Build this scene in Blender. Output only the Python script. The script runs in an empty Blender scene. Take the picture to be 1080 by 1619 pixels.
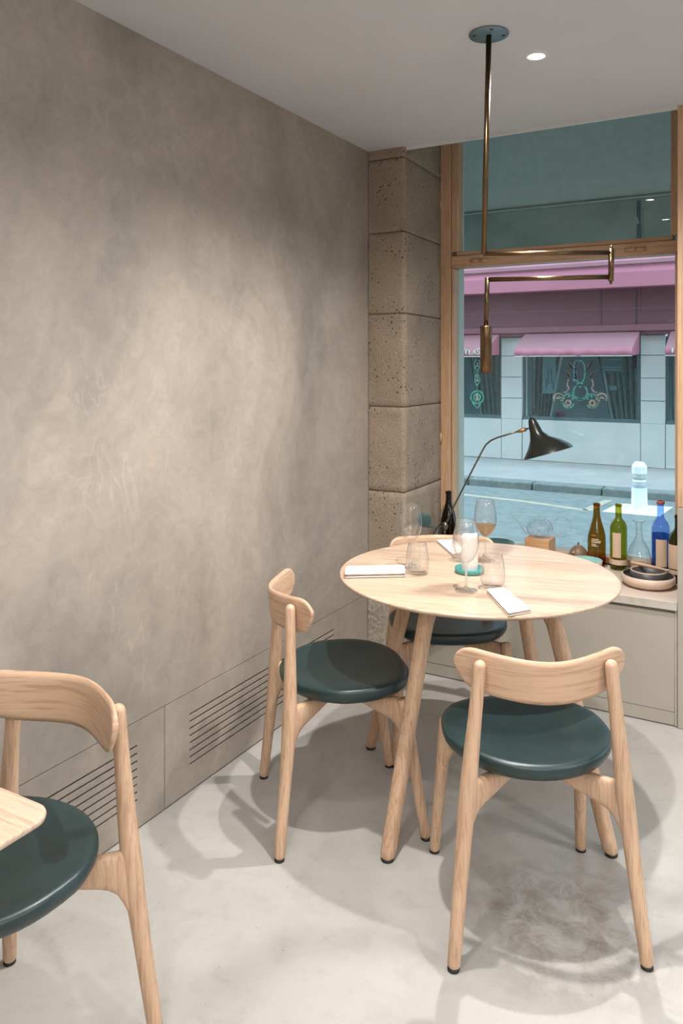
import bpy, bmesh, math, random
from mathutils import Vector, noise
random.seed(7)
PI = math.pi
C = bpy.context.scene.collection
SC = bpy.context.scene

# ------------------------------------------------------------------ camera
EYE = 1.43                      # camera height above the floor
FOC = 1226.0                    # focal length for a 1080 x 1619 frame
HOR = 577.0                     # horizon row
YAW = math.radians(29.57)
FX, FY = -math.sin(YAW), math.cos(YAW)
RX, RY = math.cos(YAW), math.sin(YAW)
cd = bpy.data.cameras.new('camera'); cam = bpy.data.objects.new('camera', cd); C.objects.link(cam)
cam.location = (0, 0, EYE); cam.rotation_euler = (PI/2, 0, YAW)
cd.sensor_fit = 'AUTO'; cd.sensor_width = 36; cd.lens = FOC/1619*36
cd.shift_y = -(809.5-HOR)/1619; cd.clip_start = 0.02; cd.clip_end = 200
SC.camera = cam
# ------------------------------------------------------------------ world, exposure
w = bpy.data.worlds.new('overcast_sky'); SC.world = w; w.use_nodes = True
bg = w.node_tree.nodes['Background']; bg.inputs[0].default_value = (0.62, 0.82, 1.0, 1); bg.inputs[1].default_value = 3.0
SC.view_settings.view_transform = 'Standard'; SC.view_settings.look = 'None'
SC.view_settings.gamma = 1; SC.view_settings.use_curve_mapping = False
SC.view_settings.exposure = 0.50
cy = SC.cycles
cy.use_denoising = True; cy.max_bounces = 14; cy.diffuse_bounces = 5; cy.glossy_bounces = 4
cy.transparent_max_bounces = 40; cy.transmission_bounces = 12
cy.caustics_reflective = False; cy.caustics_refractive = False; cy.sample_clamp_indirect = 6
WARM = (1.0, 0.95, 0.91)
SPOT_W = 96
FILL_E = 13.0

# ------------------------------------------------------------------ measuring helpers
def ray(px):
    k = (px-540)/FOC
    return FX+k*RX, FY+k*RY
def onz(px, py, z=0.0):          # the point of the level z seen at a given bearing and drop
    d = (EYE-z)*FOC/(py-HOR); r = ray(px)
    return Vector((r[0]*d, r[1]*d, z))
def ony(px, py, Y):              # the point of the upright plane y = Y
    r = ray(px); d = Y/r[1]
    return Vector((r[0]*d, Y, EYE-(py-HOR)/FOC*d))

# ------------------------------------------------------------------ materials
MATS = {}
def newmat(name):
    m = bpy.data.materials.new(name); m.use_nodes = True
    nt = m.node_tree; p = nt.nodes['Principled BSDF']
    MATS[name] = m
    return m, nt, p
def N(nt, t, **kw):
    n = nt.nodes.new(t)
    for k, v in kw.items(): setattr(n, k, v)
    return n
def ramp(nt, src, stops):
    r = N(nt, 'ShaderNodeValToRGB'); e = r.color_ramp.elements
    while len(e) < len(stops): e.new(0.5)
    for i, (p, c) in enumerate(stops):
        e[i].position = p; e[i].color = (*c, 1) if len(c) == 3 else c
    nt.links.new(src, r.inputs[0]); return r.outputs[0]
def mixc(nt, fac, a, b, mode='MIX'):
    m = N(nt, 'ShaderNodeMix', data_type='RGBA', blend_type=mode)
    for s, v in ((m.inputs[0], fac), (m.inputs[6], a), (m.inputs[7], b)):
        if hasattr(v, 'links'): nt.links.new(v, s)
        elif isinstance(v, (int, float)): s.default_value = v
        else: s.default_value = (*v, 1)
    return m.outputs[2]
def noisetex(nt, scale, detail=4, rough=.55, sc=(1, 1, 1), dist=0, seed=(0, 0, 0)):
    tc = N(nt, 'ShaderNodeTexCoord'); mp = N(nt, 'ShaderNodeMapping')
    mp.inputs['Scale'].default_value = sc; mp.inputs['Location'].default_value = seed
    n = N(nt, 'ShaderNodeTexNoise'); n.inputs['Scale'].default_value = scale
    n.inputs['Detail'].default_value = detail; n.inputs['Roughness'].default_value = rough
    n.inputs['Distortion'].default_value = dist
    nt.links.new(tc.outputs['Object'], mp.inputs[0]); nt.links.new(mp.outputs[0], n.inputs['Vector'])
    return n.outputs['Fac']
def bump(nt, p, h, strength=.2, dist=.01):
    b = N(nt, 'ShaderNodeBump'); b.inputs['Strength'].default_value = strength; b.inputs['Distance'].default_value = dist
    nt.links.new(h, b.inputs['Height']); nt.links.new(b.outputs[0], p.inputs['Normal'])
def flat(name, col, rough=.5, metal=0, var=.06, scale=12, bmp=0, spec=.5):
    m, nt, p = newmat(name)
    f = noisetex(nt, scale, 5)
    a = tuple(max(0, c*(1-var)) for c in col); b = tuple(min(1, c*(1+var)) for c in col)
    nt.links.new(ramp(nt, f, [(.3, a), (.7, b)]), p.inputs['Base Color'])
    p.inputs['Roughness'].default_value = rough; p.inputs['Metallic'].default_value = metal
    p.inputs['Specular IOR Level'].default_value = spec
    if bmp: bump(nt, p, noisetex(nt, scale*8, 4), bmp, .003)
    return m
def wood(name, axis, light=(.645, .45, .31), dark=(.54, .365, .245), rough=.42, planks=0, flaty=False):
    m, nt, p = newmat(name)
    long_, cross = 1.2, 26.0
    sc = [cross]*3; sc[axis] = long_
    if flaty: sc[1] = 2.0
    g = noisetex(nt, 1.6, 6, .62, tuple(sc), .6)
    sc2 = [160.0]*3; sc2[axis] = 7
    if flaty: sc2[1] = 12
    pores = noisetex(nt, 1.0, 3, .6, tuple(sc2))
    c = ramp(nt, g, [(.25, dark), (.5, tuple((a+b)/2 for a, b in zip(light, dark))), (.72, light)])
    pr = ramp(nt, pores, [(.36, (.78, .74, .70)), (.52, (1, 1, 1))])
    c = mixc(nt, 1.0, c, pr, 'MULTIPLY')
    big = noisetex(nt, 3.0, 2)
    c = mixc(nt, 1.0, c, ramp(nt, big, [(.3, (.92, .90, .88)), (.7, (1, 1, 1))]), 'MULTIPLY')
    if planks:
        tc = N(nt, 'ShaderNodeTexCoord'); sp = N(nt, 'ShaderNodeSeparateXYZ'); nt.links.new(tc.outputs['Object'], sp.inputs[0])
        mt = N(nt, 'ShaderNodeMath', operation='MULTIPLY'); mt.inputs[1].default_value = 1/planks
        nt.links.new(sp.outputs[1-axis if axis < 2 else 0], mt.inputs[0])
        fl = N(nt, 'ShaderNodeMath', operation='FLOOR'); nt.links.new(mt.outputs[0], fl.inputs[0])
        wn = N(nt, 'ShaderNodeTexWhiteNoise', noise_dimensions='1D'); nt.links.new(fl.outputs[0], wn.inputs['W'])
        c = mixc(nt, 1.0, c, ramp(nt, wn.outputs['Value'], [(0, (.90, .87, .84)), (1, (1.04, 1.04, 1.04))]), 'MULTIPLY')
    nt.links.new(c, p.inputs['Base Color']); p.inputs['Roughness'].default_value = rough
    bump(nt, p, pores, .12, .001)
    return m
wood('oak_z', 2); wood('oak_x', 0); wood('oak_back', 0, flaty=True); wood('oak_y', 1)
wood('oak_top', 0, (.62, .485, .375), (.56, .43, .32), .24, planks=.11)
wood('frame_wood_z', 2, (.60, .40, .255), (.54, .35, .22), .45)
wood('frame_wood_x', 0, (.60, .40, .255), (.54, .35, .22), .45)
wood('block_wood', 0, (.62, .36, .19), (.55, .31, .16), .5)

def leather():
    m, nt, p = newmat('green_leather')
    f = noisetex(nt, 9, 5, .6)
    nt.links.new(ramp(nt, f, [(.3, (.009, .026, .028)), (.72, (.015, .038, .040))]), p.inputs['Base Color'])
    p.inputs['Roughness'].default_value = .36; p.inputs['Specular IOR Level'].default_value = .55
    bump(nt, p, noisetex(nt, 300, 3), .10, .001)
leather()

def plaster():
    m, nt, p = newmat('trowelled_plaster')
    a = noisetex(nt, 1.15, 9, .62, (1, 1, 1), .9)
    b = noisetex(nt, 1.8, 7, .55, (1, 1, .6), .4, (3, 1, 7))
    c1 = ramp(nt, a, [(.30, (.26, .232, .197)), (.47, (.338, .299, .255)), (.62, (.395, .347, .298)), (.78, (.44, .373, .326))])
    c2 = ramp(nt, b, [(.30, (.74, .76, .77)), (.48, (1, 1, 1)), (.75, (1.08, 1.05, 1.03))])
    c = mixc(nt, 1.0, c1, c2, 'MULTIPLY')
    fine = noisetex(nt, 14, 8, .7, (1, 1, 1), 1.2, (9, 2, 4))
    c = mixc(nt, 1.0, c, ramp(nt, fine, [(.32, (.88, .88, .88)), (.62, (1.04, 1.04, 1.04))]), 'MULTIPLY')
    # sparse trowel marks
    mk = noisetex(nt, 1.7, 3, .5, (1, 1.0, .45), 3.2, (1, 5, 2))
    mr = ramp(nt, mk, [(.492, (0, 0, 0)), (.5, (1, 1, 1)), (.508, (0, 0, 0))])
    gate = ramp(nt, noisetex(nt, 1.3, 2, .5, (1, 1, 1), 0, (8, 8, 1)), [(.58, (0, 0, 0)), (.66, (1, 1, 1))])
    mg = mixc(nt, 1.0, mr, gate, 'MULTIPLY')
    mf = N(nt, 'ShaderNodeMath', operation='MULTIPLY'); mf.inputs[1].default_value = .22; nt.links.new(mg, mf.inputs[0])
    c = mixc(nt, mf.outputs[0], c, (.56, .49, .42))
    nt.links.new(c, p.inputs['Base Color']); p.inputs['Roughness'].default_value = .55
    bump(nt, p, fine, .10, .006)
plaster()

def concrete_floor():
    m, nt, p = newmat('polished_floor')
    a = noisetex(nt, 1.1, 8, .6, (1, 1, 1), .5)
    c = ramp(nt, a, [(.28, (.36, .355, .335)), (.5, (.43, .42, .395)), (.72, (.48, .47, .445))])
    b = noisetex(nt, 11, 9, .72, (1, 1, 1), .4, (4, 4, 4))
    c = mixc(nt, 1.0, c, ramp(nt, b, [(.30, (.86, .85, .84)), (.5, (1, 1, 1))]), 'MULTIPLY')
    # worn patch where the chair is dragged
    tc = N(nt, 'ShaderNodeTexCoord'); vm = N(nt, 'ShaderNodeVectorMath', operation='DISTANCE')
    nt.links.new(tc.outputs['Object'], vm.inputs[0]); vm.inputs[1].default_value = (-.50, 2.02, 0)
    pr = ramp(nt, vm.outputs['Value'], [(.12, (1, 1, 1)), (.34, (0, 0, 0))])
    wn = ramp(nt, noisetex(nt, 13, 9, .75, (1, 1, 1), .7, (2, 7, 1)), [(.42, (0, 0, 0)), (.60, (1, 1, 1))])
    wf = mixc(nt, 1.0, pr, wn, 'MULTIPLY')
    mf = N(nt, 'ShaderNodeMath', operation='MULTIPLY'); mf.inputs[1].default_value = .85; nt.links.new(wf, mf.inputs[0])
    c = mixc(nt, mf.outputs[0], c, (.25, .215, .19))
    sp = ramp(nt, noisetex(nt, 60, 2, .5, (1, 1, 1), 0, (5, 5, 5)), [(.20, (.45, .42, .38)), (.27, (1, 1, 1))])
    c = mixc(nt, 1.0, c, sp, 'MULTIPLY')
    nt.links.new(c, p.inputs['Base Color'])
    nt.links.new(ramp(nt, b, [(.3, (.42,)*3), (.7, (.30,)*3)]), p.inputs['Roughness'])
    bump(nt, p, b, .04, .004)
concrete_floor()

def rawstone(name, base, dark, pits=1.0):
    m, nt, p = newmat(name)
    a = noisetex(nt, 5, 8, .65)
    c = ramp(nt, a, [(.3, dark), (.7, base)])
    g = noisetex(nt, 130, 4, .7)
    c = mixc(nt, 1.0, c, ramp(nt, g, [(.35, (.72, .72, .72)), (.6, (1.08, 1.08, 1.08))]), 'MULTIPLY')
    tc = N(nt, 'ShaderNodeTexCoord'); v = N(nt, 'ShaderNodeTexVoronoi'); v.inputs['Scale'].default_value = 46
    v.inputs['Randomness'].default_value = 1
    nt.links.new(tc.outputs['Object'], v.inputs['Vector'])
    gate = ramp(nt, noisetex(nt, 6.5, 3, .5, (1, 1, 1.6), 0, (2, 2, 9)), [(.44, (0, 0, 0)), (.58, (1, 1, 1))])
    pit = ramp(nt, v.outputs['Distance'], [(.14, (1, 1, 1)), (.27, (0, 0, 0))])
    pf = mixc(nt, 1.0, gate, pit, 'MULTIPLY')
    c = mixc(nt, pf, c, tuple(x*.28 for x in dark))
    nt.links.new(c, p.inputs['Base Color']); p.inputs['Roughness'].default_value = .9
    h = N(nt, 'ShaderNodeMath', operation='SUBTRACT'); nt.links.new(g, h.inputs[0]); nt.links.new(pf, h.inputs[1])
    bump(nt, p, h.outputs[0], .6, .004)
rawstone('limestone', (.35, .28, .21), (.25, .195, .14))
rawstone('limestone_pale', (.37, .305, .225), (.28, .22, .16))
flat('mortar', (.36, .31, .25), .9, bmp=.5, scale=30, var=.2)
flat('pebble_render', (.42, .37, .30), .95, bmp=1, scale=40, var=.25)
flat('ceiling_paint', (.56, .57, .60), .7, var=.03, scale=2)
flat('bulkhead_paint', (.60, .62, .62), .7, var=.03, scale=2)
flat('cabinet_paint', (.37, .345, .295), .5, var=.05, scale=3)
flat('cabinet_edge', (.46, .43, .37), .5, var=.10, scale=25)
flat('ledge_top', (.56, .47, .40), .4, var=.05, scale=4)
flat('room_wall', (.48, .45, .42), .7, var=.05, scale=2)
flat('dark_gap', (.018, .016, .014), .9)
flat('rubber', (.012, .012, .012), .6)
flat('brass', (.135, .088, .048), .30, 1.0, var=.15, scale=20)
flat('steel_blued', (.14, .22, .27), .45, .35, var=.10, scale=30)
flat('black_metal', (.035, .040, .034), .28, .5)
flat('grey_metal', (.17, .155, .13), .35, .85)
flat('copper', (.45, .22, .12), .4, .7)
flat('linen', (.76, .70, .66), .9, var=.03, scale=60, bmp=.35)
flat('linen_shade', (.50, .43, .37), .9, var=.05, scale=60)
flat('turquoise', (.07, .27, .26), .35)
flat('teal_glaze', (.22, .42, .38), .25, var=.12)
flat('dark_green_glaze', (.045, .095, .09), .3)
flat('charcoal_clay', (.060, .060, .058), .45, var=.2)
flat('beige_clay', (.60, .46, .36), .5, var=.06)
flat('brown_clay', (.17, .11, .065), .45, var=.2, scale=60)
flat('red_wax', (.35, .08, .07), .4)
flat('cork', (.35, .12, .07), .5)
flat('label_paper', (.62, .45, .31), .7, var=.04)
flat('ink', (.10, .06, .04), .6)
flat('red_print', (.50, .12, .05), .5)
flat('cream_print', (.62, .50, .33), .5)
# outside
flat('outer_reveal', (.45, .47, .43), .6, var=.03)
flat('awning_teal', (.38, .42, .38), .8, var=.08, scale=20, bmp=.4)
flat('awning_teal_dark', (.31, .36, .32), .8, var=.15, scale=5, bmp=.3)
flat('awning_seam', (.05, .11, .14), .8)
flat('pale_stone', (.56, .54, .50), .75, var=.06, scale=1.5)
flat('stone_joint', (.30, .34, .34), .9)
flat('upper_facade', (.66, .72, .74), .8, var=.04, scale=2)
flat('pink_canvas', (.47, .155, .205), .7, var=.06, scale=1.2)
flat('pink_dusty', (.36, .165, .185), .75, var=.10, scale=1.5)
flat('maroon_board', (.15, .050, .058), .6, var=.06, scale=2)
flat('maroon_joint', (.07, .03, .045), .7)
flat('maroon_trim', (.22, .075, .095), .6)
flat('cream_trim', (.62, .56, .46), .6)
flat('shop_dark', (.060, .080, .080), .6, var=.3, scale=3)
flat('shop_frame', (.08, .12, .125), .5)
flat('curtain_grey', (.17, .19, .185), .9, var=.2)
flat('poster_grey', (.24, .29, .30), .8, var=.15, scale=8)
flat('poster_blue', (.10, .17, .19), .8, var=.1)
flat('poster_red', (.22, .05, .08), .8)
flat('mosaic_green', (.12, .40, .30), .4, var=.4, scale=40)
flat('mosaic_peach', (.52, .36, .27), .4, var=.3, scale=40)
flat('mosaic_blue', (.16, .24, .32), .5)
flat('asphalt_grey', (.215, .235, .22), .85, var=.16, scale=9, bmp=.6)
flat('pavement_grey', (.37, .35, .33), .85, var=.08, scale=3, bmp=.3)
flat('kerb_granite', (.20, .22, .205), .8, var=.18, scale=12, bmp=.4)
flat('road_yellow', (.50, .42, .30), .8, var=.2, scale=8)
flat('road_white', (.80, .78, .75), .8, var=.04)
flat('bollard_white', (.90, .90, .90), .5, var=.02)
flat('bollard_grey', (.50, .54, .54), .4, var=.05)

def emis(name, col, s):
    m, nt, p = newmat(name); p.inputs['Base Color'].default_value = (*col, 1)
    p.inputs['Emission Color'].default_value = (*col, 1); p.inputs['Emission Strength'].default_value = s
emis('lamp_glow', (1, .9, .76), 18); emis('fill_glow', (1, .955, .93), FILL_E); emis('bulb_glow', (1, .8, .55), 12)
def glass(name, tint=(1, 1, 1), gloss=1.0, ior=1.45, rough=0.0, base=0.0, power=4.0):
    m, nt, p = newmat(name); nt.nodes.remove(p)
    t = N(nt, 'ShaderNodeBsdfTransparent'); t.inputs[0].default_value = (*tint, 1)
    g = N(nt, 'ShaderNodeBsdfGlossy'); g.inputs['Roughness'].default_value = rough
    lw = N(nt, 'ShaderNodeLayerWeight'); lw.inputs['Blend'].default_value = .5
    pw = N(nt, 'ShaderNodeMath', operation='POWER'); pw.inputs[1].default_value = power
    nt.links.new(lw.outputs['Facing'], pw.inputs[0])
    f0 = ((ior-1)/(ior+1))**2
    mt = N(nt, 'ShaderNodeMath', operation='MULTIPLY_ADD', use_clamp=True); mt.inputs[1].default_value = gloss*(1-f0); mt.inputs[2].default_value = f0*gloss+base
    nt.links.new(pw.outputs[0], mt.inputs[0])
    mx = N(nt, 'ShaderNodeMixShader'); nt.links.new(mt.outputs[0], mx.inputs[0])
    nt.links.new(t.outputs[0], mx.inputs[1]); nt.links.new(g.outputs[0], mx.inputs[2])
    nt.links.new(mx.outputs[0], nt.nodes['Material Output'].inputs[0])
glass('window_glass', (.93, .98, .98), 1.0, 1.45)
glass('shop_glass', (.80, .90, .90), .6, 1.3)
glass('clear_glass', (.996, .997, .997), 1.15, 1.45, .015, .010, 5.5)
glass('bright_glass', (.98, .985, .985), 1.2, 1.5, .05, .13, 3.0)
glass('brown_glass', (.56, .34, .09), 1.0, 1.5, .03)
glass('green_glass', (.56, .52, .12), 1.0, 1.5, .03)
glass('dark_glass', (.16, .12, .05), 1.0, 1.5, .03)
glass('blue_glass', (.50, .62, .93), 1.0, 1.5, .03)
glass('olive_glass', (.26, .22, .05), 1.0, 1.5, .03)
glass('rose_wine', (.97, .66, .45), .5, 1.3)
glass('blue_liquid', (.30, .45, .62), .4, 1.3)
def solid_glass(name, amount):
    m = MATS[name]; nt = m.node_tree; out = nt.nodes['Material Output']; src = out.inputs[0].links[0].from_socket
    g = N(nt, 'ShaderNodeBsdfGlass'); g.inputs['IOR'].default_value = 1.42; g.inputs['Color'].default_value = (1, 1, 1, 1)
    mx = N(nt, 'ShaderNodeMixShader'); mx.inputs[0].default_value = amount
    nt.links.new(src, mx.inputs[1]); nt.links.new(g.outputs[0], mx.inputs[2]); nt.links.new(mx.outputs[0], out.inputs[0])
solid_glass('clear_glass', .06); solid_glass('bright_glass', .25)
def wax():
    m, nt, p = newmat('candle_wax')
    nt.links.new(ramp(nt, noisetex(nt, 20, 3), [(.3, (.80, .77, .72)), (.7, (.86, .83, .79))]), p.inputs['Base Color'])
    p.inputs['Subsurface Weight'].default_value = .3; p.inputs['Subsurface Radius'].default_value = (.02, .012, .008)
    p.inputs['Roughness'].default_value = .5
wax()

# ------------------------------------------------------------------ mesh helpers
class MB:
    def __init__(s): s.v = []; s.f = []; s.sm = []
    def add(s, verts, faces, smooth=True):
        o = len(s.v); s.v += [tuple(v) for v in verts]
        s.f += [tuple(i+o for i in f) for f in faces]; s.sm += [smooth]*len(faces)
    def loft(s, rings, cap=True, smooth=True, closed=True, loop=False):
        n = len(rings[0]); V = [p for r in rings for p in r]; Fc = []
        m = len(rings)
        for i in range(m if loop else m-1):
            j2 = (i+1) % m
            for j in range(n if closed else n-1):
                k = (j+1) % n
                Fc.append((i*n+j, i*n+k, j2*n+k, j2*n+j))
        if cap and not loop and closed:
            Fc.append(tuple(range(n-1, -1, -1))); Fc.append(tuple((m-1)*n+j for j in range(n)))
        s.add(V, Fc, smooth)
    def lathe(s, prof, c=(0, 0, 0), n=32, smooth=True, cap=True):
        rings = [[(c[0]+max(r, 1e-5)*math.cos(2*PI*j/n), c[1]+max(r, 1e-5)*math.sin(2*PI*j/n), c[2]+z) for j in range(n)] for r, z in prof]
        s.loft(rings, cap, smooth)
    def tube(s, pts, rad, n=12, cap=True):
        pts = [Vector(p) for p in pts]
        if not hasattr(rad, '__len__'): rad = [rad]*len(pts)
        t0 = (pts[1]-pts[0]).normalized()
        up = Vector((0, 0, 1)) if abs(t0.z) < .9 else Vector((1, 0, 0))
        u = t0.cross(up).normalized(); rings = []
        for i, p in enumerate(pts):
            t = (pts[min(i+1, len(pts)-1)]-pts[max(i-1, 0)]).normalized()
            u = (u - t*u.dot(t)).normalized(); v = t.cross(u)
            rings.append([p+(u*math.cos(2*PI*j/n)+v*math.sin(2*PI*j/n))*rad[i] for j in range(n)])
        s.loft(rings, cap)
    def box(s, x0, x1, y0, y1, z0, z1):
        V = [(x, y, z) for z in (z0, z1) for y in (y0, y1) for x in (x0, x1)]
        s.add(V, [(0, 2, 3, 1), (4, 5, 7, 6), (0, 1, 5, 4), (2, 6, 7, 3), (0, 4, 6, 2), (1, 3, 7, 5)], False)
    def prism(s, poly, z0, z1):          # poly = list of (x, y), extruded in z
        n = len(poly)
        V = [(*p, z0) for p in poly]+[(*p, z1) for p in poly]
        s.add(V, [tuple(range(n-1, -1, -1)), tuple(range(n, 2*n))]+[(i, (i+1) % n, n+(i+1) % n, n+i) for i in range(n)], False)
    def hull(s, a, b):                   # two matching loops of points joined to a solid
        s.loft([a, b], True, False)
    def build(s, name, mat, parent=None, bevel=0, seg=2, subsurf=0, solidify=0, xf=None):
        me = bpy.data.meshes.new(name); me.from_pydata(s.v, [], s.f)
        bm = bmesh.new(); bm.from_mesh(me)
        bmesh.ops.recalc_face_normals(bm, faces=bm.faces); bm.to_mesh(me); bm.free()
        me.polygons.foreach_set('use_smooth', s.sm if len(s.sm) == len(me.polygons) else [False]*len(me.polygons))
        me.materials.append(MATS[mat]); me.update()
        o = bpy.data.objects.new(name, me); C.objects.link(o)
        if parent: o.parent = parent
        if xf: o.location = xf
        if bevel:
            b = o.modifiers.new('bevel', 'BEVEL'); b.width = bevel; b.segments = seg; b.limit_method = 'ANGLE'; b.angle_limit = math.radians(40)
            for p in me.polygons: p.use_smooth = True
            me.set_sharp_from_angle(angle=math.radians(40)) if hasattr(me, 'set_sharp_from_angle') else None
        if solidify:
            b = o.modifiers.new('solidify', 'SOLIDIFY'); b.thickness = solidify; b.offset = -1
        if subsurf:
            b = o.modifiers.new('subsurf', 'SUBSURF'); b.levels = subsurf; b.render_levels = subsurf
        return o
def bx(name, mat, x0, x1, y0, y1, z0, z1, parent=None, bevel=0):
    m = MB(); m.box(x0, x1, y0, y1, z0, z1); return m.build(name, mat, parent, bevel)
def tag(o, label=None, cat=None, group=None, kind=None):
    if label: o['label'] = label
    if cat: o['category'] = cat
    if group: o['group'] = group
    if kind: o['kind'] = kind
    return o
def thing(name, label, cat, loc=(0, 0, 0), rz=0, group=None, kind=None):
    o = bpy.data.objects.new(name, None); C.objects.link(o); o.location = loc; o.rotation_euler = (0, 0, rz)
    o.empty_display_size = .05
    return tag(o, label, cat, group, kind)
def struct(name, mat, *a, bevel=0, label=None):
    return tag(bx(name, mat, *a, bevel=bevel), label=label, kind='structure')
def copy_tree(o, parent=None):
    c = o.copy(); C.objects.link(c)
    if parent: c.parent = parent
    for ch in list(KIDS.get(o.name, [])): copy_tree(ch, c)
    return c
KIDS = {}
def index_kids():
    KIDS.clear()
    for o in bpy.data.objects:
        if o.parent: KIDS.setdefault(o.parent.name, []).append(o)
def clone(root, loc, rz, label, group=None):
    c = copy_tree(root); c.location = loc; c.rotation_euler = (0, 0, rz); c['label'] = label
    if group: c['group'] = group
    return c

# ------------------------------------------------------------------ the room
WX, WY, CEIL = -1.722, 3.293, 2.451
XR, YB = 4.4, -4.2               # far side walls of the dining room, behind the camera
GY = 3.82                        # window glass plane
SILL = .495
PX = -1.529                      # pillar's window-side edge
struct('floor', 'polished_floor', WX-.25, XR+.2, YB-.2, GY+.05, -.10, 0)
m = MB(); m.box(WX-.25, XR+.2, YB-.2, WY+.012, CEIL, CEIL+.12)
tag(m.build('ceiling', 'ceiling_paint'), kind='structure')
struct('trim_1', 'bulkhead_paint', PX-.19, -.30, WY+.012, WY+.03, CEIL-.012, CEIL+.36, label='pale bulkhead edge where the ceiling stops short of the window')
struct('trim_2', 'bulkhead_paint', PX-.19, -.30, WY+.03, GY+.02, 2.80, 2.84, label='raised soffit over the window recess')
struct('wall_back', 'room_wall', WX-.25, XR+.2, YB-.2, YB, 0, CEIL)
struct('wall_right', 'room_wall', XR, XR+.2, YB, WY, 0, CEIL)
for k_, (a_, b_, c_, d_) in enumerate(((-.295, .45, 0, 2.9), (3.25, XR, 0, 2.9), (.45, 3.25, 0, .50), (.45, 3.25, 2.32, 2.9))):
    struct('wall_front', 'room_wall', a_, b_, WY+.02, GY+.10, c_, d_)
w2 = thing('window_added', 'added window further right along the street wall, out of view, for extra daylight', None, (0, 0, 0), kind='structure')  # added out of view to bring more daylight indoors
for a_, b_, c_, d_ in ((.45, .52, .50, 2.32), (3.18, 3.25, .50, 2.32), (1.82, 1.88, .50, 2.32), (.52, 3.18, .50, .56), (.52, 3.18, 2.26, 2.32)):
    bx('frame', 'frame_wood_z', a_, b_, 3.775, 3.865, c_, d_, w2, .003)
bx('pane', 'window_glass', .52, 3.18, GY, GY+.006, .56, 2.26, w2)
# left wall: plaster above the access strip, slotted vent strip below
ZT = .337
wl = tag(bx('wall_left', 'trowelled_plaster', WX-.2, WX, YB, WY+.02, ZT, CEIL), kind='structure')
bx('backing', 'dark_gap', WX-.2, WX-.03, YB, WY+.02, 0, ZT, wl)
def solid(y0, y1, z0=.006, z1=ZT-.0025, name='panel'):
    bx(name, 'trowelled_plaster', WX-.035, WX, y0, y1, z0, z1, wl)
def vent(y0, y1, e0, e1):
    n = 8; p = .0238; zb = .090; hgt = .0070
    solid(e0, y0); solid(y1, e1)
    solid(y0, y1, .006, zb, 'panel'); solid(y0, y1, zb+7*p+hgt, ZT-.0025, 'panel')
    for i in range(7): bx('slat', 'trowelled_plaster', WX-.03, WX, y0, y1, zb+i*p+hgt, zb+(i+1)*p, wl)
vent(2.005, 2.969, 1.8855, WY+.01)
vent(.80, 1.763, .06, 1.8825)
solid(YB, .058)
# the bare stone pillar between the wall and the window
pil = thing('trim_3', 'bare limestone pillar between plaster wall and window', None, (0, 0, 0), kind='structure')
bx('mortar_core', 'mortar', WX+.002, PX-.034, WY+.012, GY-.03, 0, 2.8, pil)
joints = [.33, .831, 1.232, 1.672, 2.056, 2.404, 2.79]
EX = -1.548
def stone_block(z0, z1, seed, mat):
    g = .004; m = MB()
    zs = [z0+.0015, z0+.006]+[z0+(z1-z0)*k/14 for k in range(1, 14)]+[z1-.006, z1-.0015]
    path = [(WX+.003, WY)]+[(WX+.003+(PX-WX-.003)*k/9, WY) for k in range(1, 9)]
    path += [(PX-.006, WY+.001), (PX, WY+.008)]
    path += [(PX+(EX-PX)*k/16, WY+.008+(GY-.045-WY)*k/16) for k in range(1, 17)]
    V = []; F_ = []; n = len(path)
    for iz, z in enumerate(zs):
        for ip, (x, y) in enumerate(path):
            q = Vector((x*18+seed, y*18, z*18)); q2 = Vector((x*5+seed, y*5, z*5))
            dsp = noise.noise(q)*.0018+noise.noise(q2)*.003
            if iz in (0, len(zs)-1): dsp -= .0045
            if ip <= 8: V.append((x, y-dsp, z))
            elif ip <= 10: V.append((x+dsp*.7, y-dsp*.7, z))
            else: V.append((x+dsp, y, z))
    for a in range(len(zs)-1):
        for b in range(n-1): F_.append((a*n+b, a*n+b+1, (a+1)*n+b+1, (a+1)*n+b))
    # close the top and bottom lips back into the core
    o = len(V)
    for iz in (0, len(zs)-1):
        for (x, y) in path: V.append((min(x, PX-.036), max(y, WY+.02), zs[iz]))
    for b in range(n-1):
        F_.append((b, b+1, o+b+1, o+b)); t = (len(zs)-1)*n
        F_.append((t+b, t+b+1, o+n+b+1, o+n+b))
    m.add(V, F_, True); m.build('stone_block', mat, pil)
for i in range(len(joints)-1):
    stone_block(joints[i], joints[i+1], i*7.3, 'limestone_pale' if i in (0, 3) else 'limestone')
m = MB()                                         # rough pebbled foot of the pillar
n1, n2 = 40, 60; V = []; F_ = []
for a in range(n2+1):
    for b in range(n1+1):
        x = WX+.003+(PX-WX-.003)*b/n1; z = .33*a/n2
        V.append((x, WY-.004-abs(noise.noise(Vector((x*90, 3, z*90))))*.009, z))
for a in range(n2):
    for b in range(n1): F_.append((a*(n1+1)+b, a*(n1+1)+b+1, (a+1)*(n1+1)+b+1, (a+1)*(n1+1)+b))
m.add(V, F_); m.build('rough_render', 'pebble_render', pil)
bx('footing', 'mortar', WX+.003, PX, WY, GY-.05, 0, .329, pil)

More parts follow.
